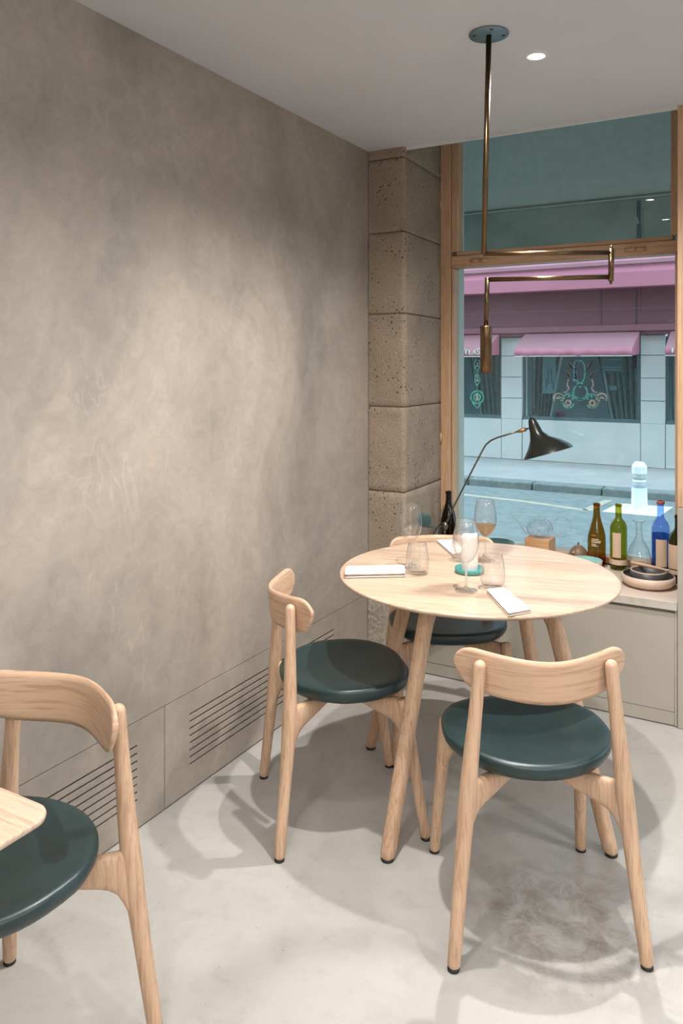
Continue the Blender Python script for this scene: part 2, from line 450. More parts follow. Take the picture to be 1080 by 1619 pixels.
# ------------------------------------------------------------------ window
win = thing('window_1', 'wood framed shop window with transom looking on the street', None, (0, 0, 0), kind='structure')
FYA, FYB = 3.775, 3.865                           # frame front and back
XL, XG1, XG2 = -1.548, -1.455, -1.478             # left: frame outer, glass edge above, glass edge below
XRG1, XRG2 = -.436, -.418
Z1, Z2, ZTOP = 1.933, 2.014, 2.80
bx('left_stile', 'frame_wood_z', XL, XL+.055, FYA, FYB, SILL-.02, ZTOP, win, .003)
bx('right_stile', 'frame_wood_z', -.365, -.30, FYA, FYB, SILL-.02, ZTOP, win, .003)
bx('upper_sash_stile', 'frame_wood_z', XL+.056, XG1, FYA+.012, FYB, Z2+.002, ZTOP, win, .004)
bx('upper_sash_stile', 'frame_wood_z', XRG1, -.366, FYA+.012, FYB, Z2+.002, ZTOP, win, .004)
bx('lower_sash_stile', 'frame_wood_z', XL+.056, XG2, FYA+.012, FYB, SILL, Z1-.002, win, .004)
bx('lower_sash_stile', 'frame_wood_z', XRG2, -.366, FYA+.012, FYB, SILL, Z1-.002, win, .004)
bx('transom', 'frame_wood_x', XL+.056, -.366, FYA+.004, FYB, Z1, Z2-.020, win, .004)
bx('transom_bead', 'frame_wood_x', XG1-.01, XRG1+.01, FYA+.016, FYB, Z2-.019, Z2+.001, win, .003)
bx('bottom_rail', 'frame_wood_x', XG2, XRG2, FYA+.012, FYB, SILL, .525, win, .003)
bx('upper_pane', 'window_glass', XG1-.003, XRG1+.003, GY, GY+.006, Z2+.002, ZTOP, win)
bx('lower_pane', 'window_glass', XG2-.003, XRG2+.003, GY, GY+.006, .52, Z1, win)
for hx, hz in ((-1.335, 1.962), (-.585, 1.962)):
    for k in (0, 1):
        m = MB(); a = hx-.045+k*.047
        m.tube([(a, FYA-.002, hz), (a+.044, FYA-.002, hz)], .0085, 12); m.build('hinge', 'frame_wood_x', win)
for z in (2.27, 1.05):
    m = MB(); m.tube([(XL+.004, FYA-.004, z-.025), (XL+.004, FYA-.004, z+.025)], .007, 10); m.build('hinge', 'frame_wood_z', win)
# outer masonry reveal, lintel and sill
m = MB(); m.prism([(XL-.15, FYB+.001), (-1.482, FYB+.001), (-1.482, 3.945), (-1.56, FYB+.20), (XL-.15, FYB+.20)], -.25, 3.1)
orv = tag(m.build('trim_4', 'outer_reveal'), label='pale outer masonry reveal beside the window', kind='structure')
tag(bx('trim_5', 'outer_reveal', -.40, -.25, FYB+.001, FYB+.20, -.25, 3.1), label='outer masonry jamb at the right of the window', kind='structure')
tag(bx('trim_6', 'outer_reveal', -1.482, -.40, FYB+.001, FYB+.16, -.25, .50), label='outer stone sill below the window', kind='structure')
tag(bx('trim_7', 'outer_reveal', XL-.15, -.25, FYB+.001, FYB+.2, 2.82, 3.6), label='outer lintel over the window', kind='structure')
bx('wall_street', 'outer_reveal', -9, XL-.15, FYB-.2, FYB+.20, -.25, 9)['kind'] = 'structure'
for a_, b_, c_, d_ in ((-.25, .45, -.25, 9), (3.25, 8, -.25, 9), (.45, 3.25, -.25, .50), (.45, 3.25, 2.32, 9)):
    bx('wall_street', 'outer_reveal', a_, b_, GY+.101, FYB+.20, c_, d_)['kind'] = 'structure'
bx('wall_street', 'outer_reveal', XL-.15, -.25, GY+.101, FYB+.20, 3.601, 9)['kind'] = 'structure'
# casing closing the recess at the right, orange-brown above and grey-beige below
struct('trim_8', 'frame_wood_z', -.356, -.295, WY+.01, GY-.046, .87, CEIL-.001, bevel=.003, label='orange-brown wooden casing at the right edge of the window recess')
struct('trim_9', 'cabinet_paint', -.356, -.295, WY+.01, GY-.046, 0, .869, bevel=.003, label='grey-beige foot of the casing right of the cabinet')
# low cabinet under the window
cab = thing('window_cabinet', 'low grey-beige painted cabinet built in below the window', 'cabinet', (-.94, 3.55, 0))
def rel(p, *a): return [a[0]-p.location.x, a[1]-p.location.x, a[2]-p.location.y, a[3]-p.location.y, a[4], a[5]]
bx('body', 'cabinet_paint', *rel(cab, PX+.004, -.368, WY+.034, FYA-.002, .004, SILL-.034), parent=cab)
bx('front_panel', 'cabinet_paint', *rel(cab, PX+.004, -.366, WY+.020, WY+.033, .058, SILL-.046), parent=cab, bevel=.002)
bx('plinth', 'cabinet_paint', *rel(cab, PX+.004, -.366, WY+.022, WY+.033, .004, .0572), parent=cab, bevel=.0015)
bx('side_strip', 'cabinet_edge', *rel(cab, -.3655, -.358, WY+.018, WY+.10, .004, SILL-.036), parent=cab, bevel=.001)
ct = bx('countertop', 'ledge_top', *rel(cab, PX+.002, -.357, WY+.010, FYA-.003, SILL-.033, SILL), parent=cab, bevel=.002)
bx('front_edge', 'cabinet_edge', *rel(cab, PX+.002, -.357, WY+.007, WY+.010, SILL-.032, SILL-.001), parent=cab)

# ------------------------------------------------------------------ ceiling downlights and added fill lights
def downlight(x, y, label, watts):
    t = thing('downlight', label, 'downlight', (x, y, CEIL), 0, 'recessed ceiling downlights')
    m = MB(); m.lathe([(.026, -.001), (.026, -.0035), (.036, -.004), (.040, -.001)], n=40, cap=False); m.build('trim_ring', 'bulkhead_paint', t)
    m = MB(); m.lathe([(0, -.0012), (.026, -.0012)], n=32, cap=False); m.build('lens', 'lamp_glow', t)
    l = bpy.data.lights.new('downlight_beam', 'SPOT'); l.energy = watts; l.color = WARM
    l.spot_size = math.radians(142); l.spot_blend = 1.0; l.shadow_soft_size = .022
    lo = bpy.data.objects.new('beam', l); C.objects.link(lo); lo.parent = t; lo.location = (0, 0, -.03)
downlight(-.704, 2.544, 'round recessed downlight glowing in ceiling right of the brass pendant rod', SPOT_W)
downlight(-.704, 1.80, 'round recessed downlight above the chair in front of the round table', SPOT_W)
downlight(-.704, .98, 'round recessed downlight above the gap between the two tables', SPOT_W*.30)
downlight(-.704, .16, 'round recessed downlight nearly above the camera on its left side', SPOT_W*.30)
downlight(.9, 1.80, 'added fill downlight out of view to the right of the tables', SPOT_W*.30)  # this and the next downlights are unseen, added as fill
downlight(.9, .16, 'added fill downlight out of view right of the camera', SPOT_W*.30)
downlight(2.4, 1.8, 'added fill downlight by the far right wall', SPOT_W*.8)
downlight(.9, -1.5, 'added fill downlight behind the camera', SPOT_W*.30)
for i, (x, y) in enumerate(((.6, -1.0), (2.6, -1.0), (.6, -3.0), (2.6, -3.0), (2.8, 1.2))):  # unseen glowing panels added to fill the room with light
    t = thing('fill_panel', 'added luminous fill panel under the ceiling, unseen, number %s' % ['one', 'two', 'three', 'four', 'five'][i], 'fill light', (x, y, CEIL), 0)
    bx('frame', 'bulkhead_paint', -.62, .62, -.32, .32, -.02, -.001, t)
    bx('fill_face', 'fill_glow', -.60, .60, -.30, .30, -.024, -.0205, t)

# ------------------------------------------------------------------ brass pendant
dP = 2.389
def dpt(px, py, d):
    r = ray(px); return Vector((r[0]*d, r[1]*d, EYE-(py-HOR)/FOC*d))
c0 = dpt(773, 53, dP); c0.z = CEIL
pd = thing('pendant_lamp', 'zigzag brass pendant lamp hanging from ceiling before the window', 'pendant lamp', c0)
L = lambda p: Vector(p)-c0
m = MB(); m.lathe([(0, -.0005), (.060, -.0005), (.061, -.003), (.060, -.006), (0, -.006)], n=40); m.build('canopy', 'steel_blued', pd)
for k in range(4):
    a = .5+k*PI/2
    m = MB(); m.lathe([(.0045, -.006), (.0045, -.0075), (0, -.008)], (.045*math.cos(a), .045*math.sin(a), 0), 10); m.build('screw', 'rubber', pd)
p1 = dpt(765, 401, dP); p2 = dpt(967, 399.5, dP); p3 = dpt(966, 438, dP); p4 = dpt(770.5, 442, dP+.085); p5 = dpt(768.5, 516, dP+.085)
m = MB(); m.tube([(0, 0, -.004), L(p1)], .0085, 14); m.build('rod', 'brass', pd)
m = MB(); m.tube([L(p1)+Vector((0, 0, .0)), L(p2)], .0075, 14); m.build('upper_arm', 'brass', pd)
m = MB(); m.tube([L(p2)+Vector((0, 0, .012)), L(p3)-Vector((0, 0, .012))], .0085, 14); m.build('joint_rod', 'brass', pd)
for q, s in ((p2, 1), (p3, -1)):
    m = MB(); m.tube([L(q)+Vector((0, 0, .010*s)), L(q)+Vector((0, 0, .022*s))], [.005, .004], 10); m.build('finial', 'brass', pd)
m = MB(); m.tube([L(p3), L(p4)], .0075, 14); m.build('lower_arm', 'brass', pd)
m = MB(); m.tube([L(p4)+Vector((0, 0, .006)), L(p5)], .0075, 14); m.build('drop_rod', 'brass', pd)
q = L(p5)
m = MB(); m.lathe([(.006, .002), (.0175, .001), (.0185, -.002), (.0185, -.148), (.0165, -.148), (.0165, -.02), (0, -.02)], q, 32); m.build('lamp_shade', 'brass', pd)
m = MB(); m.tube([q+Vector((0, 0, -.11)), q+Vector((.001, 0, -.111))], .0188, 24); m.build('ring', 'black_metal', pd)

# ------------------------------------------------------------------ chairs
def ring_rr(c, ax, ay, rx, ry, n=16, e=2.6):
    out = []
    for j in range(n):
        a = 2*PI*j/n; ca, sa = math.cos(a), math.sin(a)
        out.append(c+ax*(rx*math.copysign(abs(ca)**(2/e), ca))+ay*(ry*math.copysign(abs(sa)**(2/e), sa)))
    return out
def lerp(a, b, t): return a+(b-a)*t
def pole(foot, top, prof, n=16, cap_round=True, bow=0):
    """tapered round leg, prof = [(t, r)]"""
    m = MB(); foot = Vector(foot); top = Vector(top); ax = (top-foot).normalized()
    u = ax.cross(Vector((0, 1, 0))).normalized(); v = ax.cross(u)
    Ls = (top-foot).length; rings = []
    def rad(t):
        for (t0, r0), (t1, r1) in zip(prof, prof[1:]):
            if t <= t1: return r0+(r1-r0)*(t-t0)/(t1-t0)
        return prof[-1][1]
    r0 = prof[0][1]
    for k in (0, .35, .7, 1):                      # rounded foot
        rings.append(ring_rr(foot+ax*(.010*(k-0)*1.0), u, v, r0*(.72+.28*math.sin(k*PI/2)), r0*(.72+.28*math.sin(k*PI/2)), n, 2))
    for k in range(1, 15):
        t = k/15; by = Vector((0, bow*(min(t/.52, 1) if t < .52 else (1-t)/.48)*1.0, 0)); by *= 1-.18*max(0, 1-abs(t-.52)/.1)
        rings.append(ring_rr(foot+ax*(.010+(Ls-.010)*t)+by, u, v, rad(t), rad(t), n, 2))
    rt = prof[-1][1]
    if cap_round:
        for k in range(0, 7):
            a = k/6*PI/2*.98; rings.append(ring_rr(top+ax*(rt*math.sin(a)-rt), u, v, rt*math.cos(a), rt*math.cos(a), n, 2))
    else: rings.append(ring_rr(top, u, v, rt, rt, n, 2))
    m.loft(rings); return m
def make_chair(label):
    t = thing('dining_chair', label, 'chair')
    # seat pad: rounded dished cushion
    m = MB(); na, nr = 56, 12
    def outline(a):
        ca, sa = math.cos(a), math.sin(a)
        e = 2.55 if sa > 0 else lerp(2.55, 2.05, min(1, -sa*3)); x = .222*math.copysign(abs(ca)**(2/e), ca); y = (.200 if sa > 0 else .210)*math.copysign(abs(sa)**(2/e), sa)
        x *= 1-.05*(y/.21)**2
        return x, y+.016
    prof = [(0, .4515), (.25, .452), (.5, .4545), (.7, .4585), (.85, .4625), (.93, .4635), (.975, .461), (.996, .455), (1.0, .447), (.992, .437), (.962, .427), (.89, .4185), (.5, .4185), (0, .4185)]
    rings = []
    for s, z in prof:
        s = max(s, .004)
        rings.append([(outline(2*PI*j/na)[0]*s, outline(2*PI*j/na)[1]*s, z+.001*(outline(2*PI*j/na)[1]*s/.21)+.006*abs(outline(2*PI*j/na)[0]*s/.22)**2*(1 if z > .426 else .3)) for j in range(na)])
    m.loft(rings); m.build('seat', 'green_leather', t)
    # back rest: bent leaf-shaped board
    m = MB(); Rr = .300; nu, nv = 61, 9; hw = .214; BM = .74; BA = .072; front = []; back = []
    Vf = []; TH = .013
    amax = math.asin(hw/Rr)
    cols = []
    for i in range(nu):
        u = -1+2*i/(nu-1); u = math.sin(u*PI/2)
        uu = abs(u); a = u*amax
        ztop = .727+.013*uu**2; zbot = .622+.026*uu**4
        if uu > .77:
            k = (uu-.77)/.23; s_ = math.sqrt(max(0.0004, 1-k**2.3)); zm = lerp((ztop+zbot)/2, .700, k**2)
            ztop, zbot = zm+(ztop-zm)*s_, zm+(zbot-zm)*s_
        col = []
        for sgn, rr in ((1, Rr), (-1, Rr-TH)):
            rng = range(nv+1) if sgn == 1 else range(nv, -1, -1)
            for j in rng:
                f_ = j/nv; z = zbot+(ztop-zbot)*f_
                ins = TH*.30 if j in (0, nv) else 0
                xo = u*hw; sq = math.sqrt(BA*BA+(BM*xo)**2); yo = -.228+sq-BA; fp = BM*BM*xo/sq
                nl = math.hypot(1, fp); off = ins if sgn == 1 else TH-ins
                tilt = -.10*(z-.68)
                col.append((xo-fp/nl*off, yo+off/nl+tilt, z))
        cols.append(col)
    m.loft(cols); m.build('backrest', 'oak_back', t)
    legs = [(-1, -1), (1, -1), (-1, 1), (1, 1)]
    for sx, sy in legs:
        if sy < 0:
            foot = (.230*sx, -.2225, .006); top = (.158*sx, -.181, .716)
            m = pole(foot, top, [(0, .0158), (.30, .0185), (.52, .0215), (.62, .0205), (.80, .0170), (1, .0152)], bow=.014)
            jx, jy = .196*sx, -.188
        else:
            foot = (.216*sx, .2225, .006); top = (.190*sx, .160, .4165)
            m = pole(foot, top, [(0, .0155), (.5, .0175), (.8, .019), (1, .020)], cap_round=False)
            jx, jy = .196*sx, .168
        # the rail growing out of this leg towards the middle of the seat
        end = Vector((0.012*sx, .012*sy, 0)); st = Vector((jx, jy, 0))
        dirv = (end-st).normalized(); side = Vector((-dirv.y, dirv.x, 0)); up = Vector((0, 0, 1)); Lr = (end-st).length
        rings = []
        for s, zt, zb, w_ in ((.000, .450, .278, .012), (.010, .444, .288, .013), (.020, .424, .310, .0138), (.032, .4165, .330, .0145), (.048, .4165, .341, .015), (.066, .414, .347, .015), (.12, .410, .357, .015), (.19, .411, .370, .014), (Lr, .412, .376, .014)):
            if sy > 0: zt = min(zt, .415)
            c = st+dirv*s+up*((zt+zb)/2)
            if s < .03: c.z += 0
            rings.append(ring_rr(c, side, up, w_, (zt-zb)/2, 16, 3.0))
        m.loft(rings)
        lg = m.build('leg', 'oak_z', t)
        m = MB(); m.lathe([(.0125, 0), (.0145, .001), (.0145, .006), (.0125, .008)], (foot[0], foot[1], 0), 18); m.build('foot_glide', 'rubber', lg)
    return t
front = make_chair('oak chair with green leather seat in front of the round table, its back to us')
def place(o, cxy, facing): o.location = (cxy[0], cxy[1], 0); o.rotation_euler = (0, 0, math.atan2(facing[1], facing[0])-PI/2)
place(front, (-.588, 2.033), (-.2295, .3925))
index_kids()
G4 = 'oak dining chairs with dark green leather seats'
front['group'] = G4
def chair_at(cxy, facing, label):
    c = clone(front, (0, 0, 0), 0, label, G4); place(c, cxy, facing); return c
chair_at((-1.242, 2.1765), (.33, .286), 'oak chair with green leather seat left of round table beside the plaster wall')
chair_at((.405*RX+2.985*FX, .405*RY+2.985*FY), (.50, -.866), 'oak chair with dark seat behind the round table by the window cabinet')
chair_at((-1.372, 1.004), (0.02, -1), 'oak chair at bottom left, drawn up to the square table corner')

# ------------------------------------------------------------------ round table
TX, TY, TZ, TR = -.882, 2.463, .741, .455
rt = thing('round_table', 'round light oak dining table with glasses and candle on it', 'table', (TX, TY, 0))
m = MB(); m.lathe([(0, TZ), (TR-.010, TZ), (TR-.003, TZ-.001), (TR, TZ-.004), (TR-.001, TZ-.009), (TR-.028, TZ-.021), (0, TZ-.021)], n=128)
top = m.build('tabletop', 'oak_top', rt)
top.rotation_euler = (0, 0, math.radians(12))
for p in top.data.polygons:
    if abs(p.normal.z) > .98: p.use_smooth = False
def table_leg(fx, fy, h=.720, s=.56, inward=None, parent=None):
    foot = Vector((fx, fy, .007)); r = Vector((fx, fy, 0)) if inward is None else -inward
    rad = r.normalized(); tan = Vector((-rad.y, rad.x, 0))
    topc = Vector((fx*s, fy*s, h)) if inward is None else Vector((fx, fy, h))+inward*.12
    m = MB(); rings = []
    zs = [(0, .72), (.004, .9), (.011, 1.0)]
    n = 20
    for k, q in zs:
        f_ = k/h; c = foot.lerp(topc, f_); rings.append(ring_rr(c, rad, tan, .0205*q, .0205*q, n, 2.4))
    for k in range(1, 25):
        f_ = k/24; c = foot.lerp(topc, f_); wR = lerp(.0205, .026, f_); wT = lerp(.0205, .021, f_)
        z = c.z; ext = 0
        if z > h-.11: q = (z-(h-.11))/.11; ext = .10*(1-math.sqrt(max(0, 1-q*q)))
        rings.append(ring_rr(c-rad*(ext/2), rad, tan, wR+ext/2, wT, n, 3.0))
    m.loft(rings); lg = m.build('leg', 'oak_z', parent)
    m = MB(); m.lathe([(.016, 0), (.018, .001), (.018, .007), (.015, .009)], (fx, fy, 0), 18); m.build('foot_glide', 'rubber', lg)
    return topc
vx, vy = .450, -.1075      # right-hand foot, measured from the table's centre
tops = []
for k in range(4):
    fx, fy = vx, vy
    for _ in range(k): fx, fy = -fy, fx
    tops.append(table_leg(fx, fy, parent=rt))
for k in (0, 1):
    a, b = tops[k], tops[k+2]; d = (b-a).normalized(); sd = Vector((-d.y, d.x, 0))*.018
    m = MB(); z0, z1 = (.690, .7195)
    A = a+d*.04; B = b-d*.04
    m.hull([(*(p_)[:2], z) for p_, z in ((A-sd, z0), (A+sd, z0), (A+sd, z1), (A-sd, z1))], [(*(p_)[:2], z) for p_, z in ((B-sd, z0), (B+sd, z0), (B+sd, z1), (B-sd, z1))])
    m.build('cross_rail', 'oak_x', rt)
# square table at the left edge
cx_, cy_ = -1.340, .465
st_ = thing('square_table', 'light oak square table, only its rounded corner showing bottom left', 'table', (cx_, cy_, 0))
X1, Y1 = -.977-cx_, .827-cy_; rr = .035
def rrect(hx, hy, r, k=6):
    out = []
    for (sx, sy, a0) in ((1, 1, 0), (-1, 1, 90), (-1, -1, 180), (1, -1, 270)):
        for i in range(k+1):
            a = math.radians(a0+90*i/k); out.append((sx*(hx-r)+r*math.cos(a), sy*(hy-r)+r*math.sin(a)))
    return out
m = MB(); m.loft([[(x, y, z) for x, y in rrect(X1-i_, Y1-i_, rr)] for z, i_ in ((.720, .022), (.731, .001), (.737, 0), (.7405, .001), (.741, .004))])
o = m.build('tabletop', 'oak_top', st_)
for p in o.data.polygons:
    if abs(p.normal.z) > .98: p.use_smooth = False
for sx in (-1, 1):
    for sy in (-1, 1):
        table_leg(sx*.28, sy*.27, inward=Vector((-sx*.7, -sy*.7, 0))*.4, parent=st_)

# ------------------------------------------------------------------ things on the round table
def wine_glass_mesh(t):
    m = MB(); m.lathe([(.0040, .076), (.010, .084), (.022, .096), (.0335, .114), (.0385, .134), (.0395, .148), (.0375, .172), (.0335, .195), (.0305, .2115), (.0301, .2122),
        (.0297, .2115), (.0327, .195), (.0366, .172), (.0386, .148), (.0376, .135), (.0326, .116), (.0212, .099), (.009, .088), (0, .086)], n=40, cap=False); m.build('bowl', 'clear_glass', t)
    m = MB(); m.lathe([(.0345, .0006), (.0347, .0015), (.030, .003), (.012, .006), (.0055, .012), (.0036, .022), (.0034, .060), (.0040, .0758)], n=32, cap=False); m.build('stem', 'bright_glass', t)
    m = MB(); m.lathe([(.0306, .2105), (.0311, .2117), (.0306, .2128), (.0298, .2122)], n=40, cap=False); m.build('rim', 'bright_glass', t)
def tumbler_mesh(t):
    m = MB(); P_ = [(0, 0), (.026, 0), (.032, .004), (.0365, .016), (.0385, .034), (.0370, .062), (.0325, .088), (.0290, .102), (.0283, .102), (.0317, .088), (.0360, .062), (.0374, .034), (.0354, .018), (.030, .009), (0, .008)]
    m.lathe(P_, n=40, cap=False); m.build('glass_body', 'clear_glass', t)
def at_table(px, py): return onz(px, py, TZ)+Vector((0, 0, .0008))
GW = 'stemmed wine glasses on the round table'; GT = 'stemless tumblers on the round table'
g1 = thing('wine_glass', 'empty stemmed wine glass at the left setting by the rolled napkin', 'wine glass', at_table(649, 896), 0, GW); wine_glass_mesh(g1)
g2 = thing('tumbler', 'clear tumbler beside the left wine glass and rolled napkin', 'tumbler', at_table(660, 907), 0, GT); tumbler_mesh(g2)
index_kids()
clone(g1, at_table(737, 934), 0, 'empty stemmed wine glass standing in front of the white candle', GW)
g3 = clone(g1, at_table(767.5, 887), 0, 'stemmed wine glass holding rosé wine, right behind the candle', GW)
m = MB(); m.lathe([(0, .0868), (.009, .0885), (.0210, .0995), (.0322, .1165), (.0362, .1270), (0, .1272)], n=40, cap=False); m.build('rose_wine', 'rose_wine', g3)['label'] = 'pale rosé wine in the glass'
clone(g2, at_table(779, 929), 0, 'clear tumbler at the front setting above the flat napkin', GT)
clone(g2, at_table(731, 886), 0, 'clear tumbler mostly hidden behind the white candle', GT)
cp = at_table(742.5, 905)
dish = thing('candle_dish', 'round turquoise dish under the white candle', 'dish', cp)
m = MB(); m.lathe([(0, 0), (.046, 0), (.0485, .003), (.0485, .017), (.0465, .018), (.0445, .0165), (.0435, .006), (0, .006)], n=48); m.build('body', 'turquoise', dish)
cn = thing('pillar_candle', 'thick white pillar candle with a burnt hollow on a turquoise dish', 'candle', (cp.x, cp.y, cp.z+.0065))
m = MB(); n = 40; rings = []
for r, z in ((.0, 0), (.0275, 0), (.028, .003), (.028, .108), (.027, .117), (.024, .120), (.020, .117), (.015, .108), (.006, .104), (0, .103)):
    rings.append([(max(r, 1e-4)*math.cos(2*PI*j/n), max(r, 1e-4)*math.sin(2*PI*j/n), z+(.004*math.sin(2*PI*j/n*1+1.8)+.0015*math.sin(3*2*PI*j/n) if z > .1 else 0)) for j in range(n)])
m.loft(rings, cap=False); m.build('wax_body', 'candle_wax', cn)
m = MB(); m.tube([(0, 0, .1035), (.001, 0, .110)], .0009, 6); m.build('wick', 'rubber', cn)

def napkin(name_label, quad, hgt, layers=2):
    """folded cloth lying on the table, quad = four floor-plan corners (fold edge first)"""
    c = sum((Vector(q) for q in quad), Vector())/4
    t = thing('napkin', name_label, 'napkin', c, 0, 'folded linen napkins on the round table')
    q = [Vector(p)-c for p in quad]
    def slab(z0, z1, inset, mat, nm, wob):
        m = MB(); nu, nv = 24, 14; rings = []
        for i in range(nu+1):
            u = i/nu; a = q[0].lerp(q[3], u); b = q[1].lerp(q[2], u)
            ring = []
            ed = min(u, 1-u)*nu; hh = (z1-z0)/2; zc = (z0+z1)/2
            for j in range(nv*2):
                an = 2*PI*j/(nv*2); ca, sa = math.cos(an), math.sin(an); e = 5
                xx = math.copysign(abs(ca)**(2/e), ca); zz = math.copysign(abs(sa)**(2/3), sa)
                p = a.lerp(b, .5+.5*xx*(1-inset))
                wv = wob*noise.noise(Vector((u*4+z0*90, xx*2, 1)))
                ring.append((p.x, p.y, zc+hh*zz*(.6 if ed < .5 else .9 if ed < 1.5 else 1)+(wv if zz > -.3 or z0 > .002 else 0)))
            rings.append(ring)
        m.loft(rings); m.build(nm, mat, t)
    slab(.0004, hgt*.34, .0, 'linen', 'lower_fold', .0)
    slab(hgt*.33, hgt*.42, .04, 'linen_shade', 'fold_shade', .0)  # darker slab stands for the shade in the gap between folds
    slab(hgt*.40, hgt, .01, 'linen', 'upper_fold', .0016)
T = TZ+.0
napkin('white linen napkin folded into a narrow roll at the left setting', [onz(545, 915, T), onz(547, 903, T), onz(640, 901, T), onz(641, 913, T)], .020)
napkin('white linen napkin folded flat at the front edge of the table', [onz(769, 938, T), onz(797, 935, T), onz(840, 969, T), onz(804, 976, T)], .015)
napkin('white linen napkin folded flat at the far side before the window', [onz(690, 858, T), onz(717, 857, T), onz(737, 876, T), onz(716, 881, T)], .013)

# ------------------------------------------------------------------ things on the window cabinet
def ledge(px, Y): p = ony(px, 0, Y); return Vector((p.x, Y, SILL))
def bottle(px, Y, label, prof, mat, nm='wine_bottle'):
    t = thing(nm, label, 'bottle', ledge(px, Y), 0, 'bottles on the window cabinet')
    m = MB(); m.lathe(prof, n=36, cap=False); m.build('glass_body', mat, t); return t
def label_strip(t, r, z0, z1, a0, a1, mat='label_paper', nm='paper_label'):
    m = MB(); n = max(4, int(abs(a1-a0)/6)); V = []
    for z in (z0, z1):
        for i in range(n+1):
            a = math.radians(a0+(a1-a0)*i/n); V.append(((r+.0006)*math.cos(a), (r+.0006)*math.sin(a), z))
    m.add(V, [(i, i+1, n+2+i, n+1+i) for i in range(n)]); return m.build(nm, mat, t)
burg = [(0, .018), (.030, .004), (.036, 0), (.0405, .004), (.0412, .012), (.0412, .125), (.039, .150), (.032, .180), (.0225, .210), (.0165, .235), (.0145, .258), (.0145, .280), (.0165, .281), (.0165, .292), (.0145, .2935), (.0105, .2935), (.0105, .28)]
bord = [(0, .022), (.028, .005), (.033, 0), (.0370, .004), (.0378, .012), (.0378, .185), (.0365, .200), (.030, .216), (.020, .228), (.0150, .238), (.0140, .256), (.0140, .286), (.0158, .287), (.0158, .297), (.0138, .299), (.0105, .299), (.0105, .285)]
def view_deg(t): return math.degrees(math.atan2(-t.location.y, -t.location.x))
b0 = bottle(709.5, 3.70, 'dark glass wine bottle behind the lamp in the left window corner', [(r, z*1.0) for r, z in burg], 'dark_glass')
b1 = bottle(943.5, 3.715, 'brown sloping-shouldered wine bottle with orange print, beside the clay pot', burg, 'brown_glass')
v = view_deg(b1)
for z, w_ in ((.150, 26), (.133, 46), (.126, 60), (.119, 58), (.110, 30), (.103, 40)):
    o = label_strip(b1, .0412 if z < .13 else .0400, z-.002, z+.0022, v-34, v-34+w_, 'red_print' if z > .14 else 'cream_print', 'print_line')
b2 = bottle(978, 3.715, 'green wine bottle with narrow tan label and tan base band', bord, 'green_glass')
v = view_deg(b2); label_strip(b2, .0378, .060, .172, v-42, v+16); label_strip(b2, .0378, .026, .050, v-95, v+95, nm='base_band')
b3 = bottle(1044.5, 3.70, 'blue glass bottle with tan label and red wax lip', [(r, z*1.10) for r, z in bord], 'blue_glass')
v = view_deg(b3); label_strip(b3, .0378, .045, .165, v-30, v+42)
m = MB(); m.lathe([(0, .012), (.0360, .012), (.0362, .185), (0, .186)], n=32, cap=False); m.build('liquid', 'blue_liquid', b3)
m = MB(); m.lathe([(.0152, .316), (.0170, .318), (.0170, .328), (.0150, .331), (.011, .331)], n=24, cap=False); m.build('wax_lip', 'red_wax', b3)
b4 = bottle(1073, 3.62, 'olive wine bottle with large tan label at right edge of the window', [(r*1.08, z*.965) for r, z in bord], 'olive_glass')
v = view_deg(b4); label_strip(b4, .0408, .062, .165, v-85, v+85); label_strip(b4, .0408, .040, .058, v-85, v+85, nm='base_band')
for z, a, ww in ((.138, -52, 44), (.130, -52, 36), (.098, -50, 50), (.090, -50, 34)): label_strip(b4, .0410, z, z+.0022, v+a, v+a+ww, 'cream_print', 'print_line')
# glass decanter
t = thing('decanter', 'clear bell-shaped glass decanter with flared lip between green and blue bottles', 'decanter', ledge(1010.5, 3.66))
m = MB(); pr = [(0, .002), (.050, .0), (.0545, .004), (.0555, .015), (.054, .050), (.050, .085), (.042, .115), (.030, .142), (.019, .160), (.0145, .175), (.0135, .200), (.0140, .225), (.019, .236), (.027, .240)]
m.lathe(pr+[(.026, .2408), (.018, .2375), (.0128, .225), (.0122, .200), (.0132, .175), (.018, .159), (.029, .140), (.041, .113), (.049, .083), (.053, .050), (.0543, .017), (.052, .008), (0, .008)], n=44, cap=False); m.build('glass_body', 'clear_glass', t)
# stacked bowls and a wooden spatula
bp = ledge(1025, 3.50)
t = thing('shallow_bowl', 'wide beige stoneware bowl with charcoal inside, at the right of the cabinet', 'bowl', bp)
m = MB(); m.lathe([(0, 0), (.070, 0), (.095, .008), (.108, .024), (.109, .038), (.104, .048), (.101, .0485)], n=56, cap=False); m.build('outer_shell', 'beige_clay', t)
m = MB(); m.lathe([(.1012, .0485), (.0995, .046), (.101, .036), (.098, .022), (.088, .012), (.06, .008), (0, .008)], n=56, cap=False); m.build('inner_glaze', 'charcoal_clay', t)
t = thing('small_bowl', 'smaller charcoal bowl with beige rim nested in the beige bowl', 'bowl', (bp.x+.000, bp.y+.008, bp.z+.0085))
m = MB(); m.lathe([(0, 0), (.060, 0), (.070, .006), (.0725, .020), (.0725, .054), (.068, .054), (.067, .020), (.06, .010), (0, .009)], n=48, cap=False); m.build('outer_shell', 'charcoal_clay', t)
m = MB(); m.lathe([(.0727, .053), (.0727, .0562), (.0712, .0575), (.0690, .0575), (.0678, .0562), (.0678, .053)], n=48, cap=False); m.build('rim', 'beige_clay', t)
A = ony(997, 886, 3.57); B = ony(1058, 893.5, 3.50); A.z = B.z = bp.z+.0085+.0575+.0075
t = thing('wooden_spatula', 'pale wooden stick lying across the small charcoal bowl', 'utensil', A)
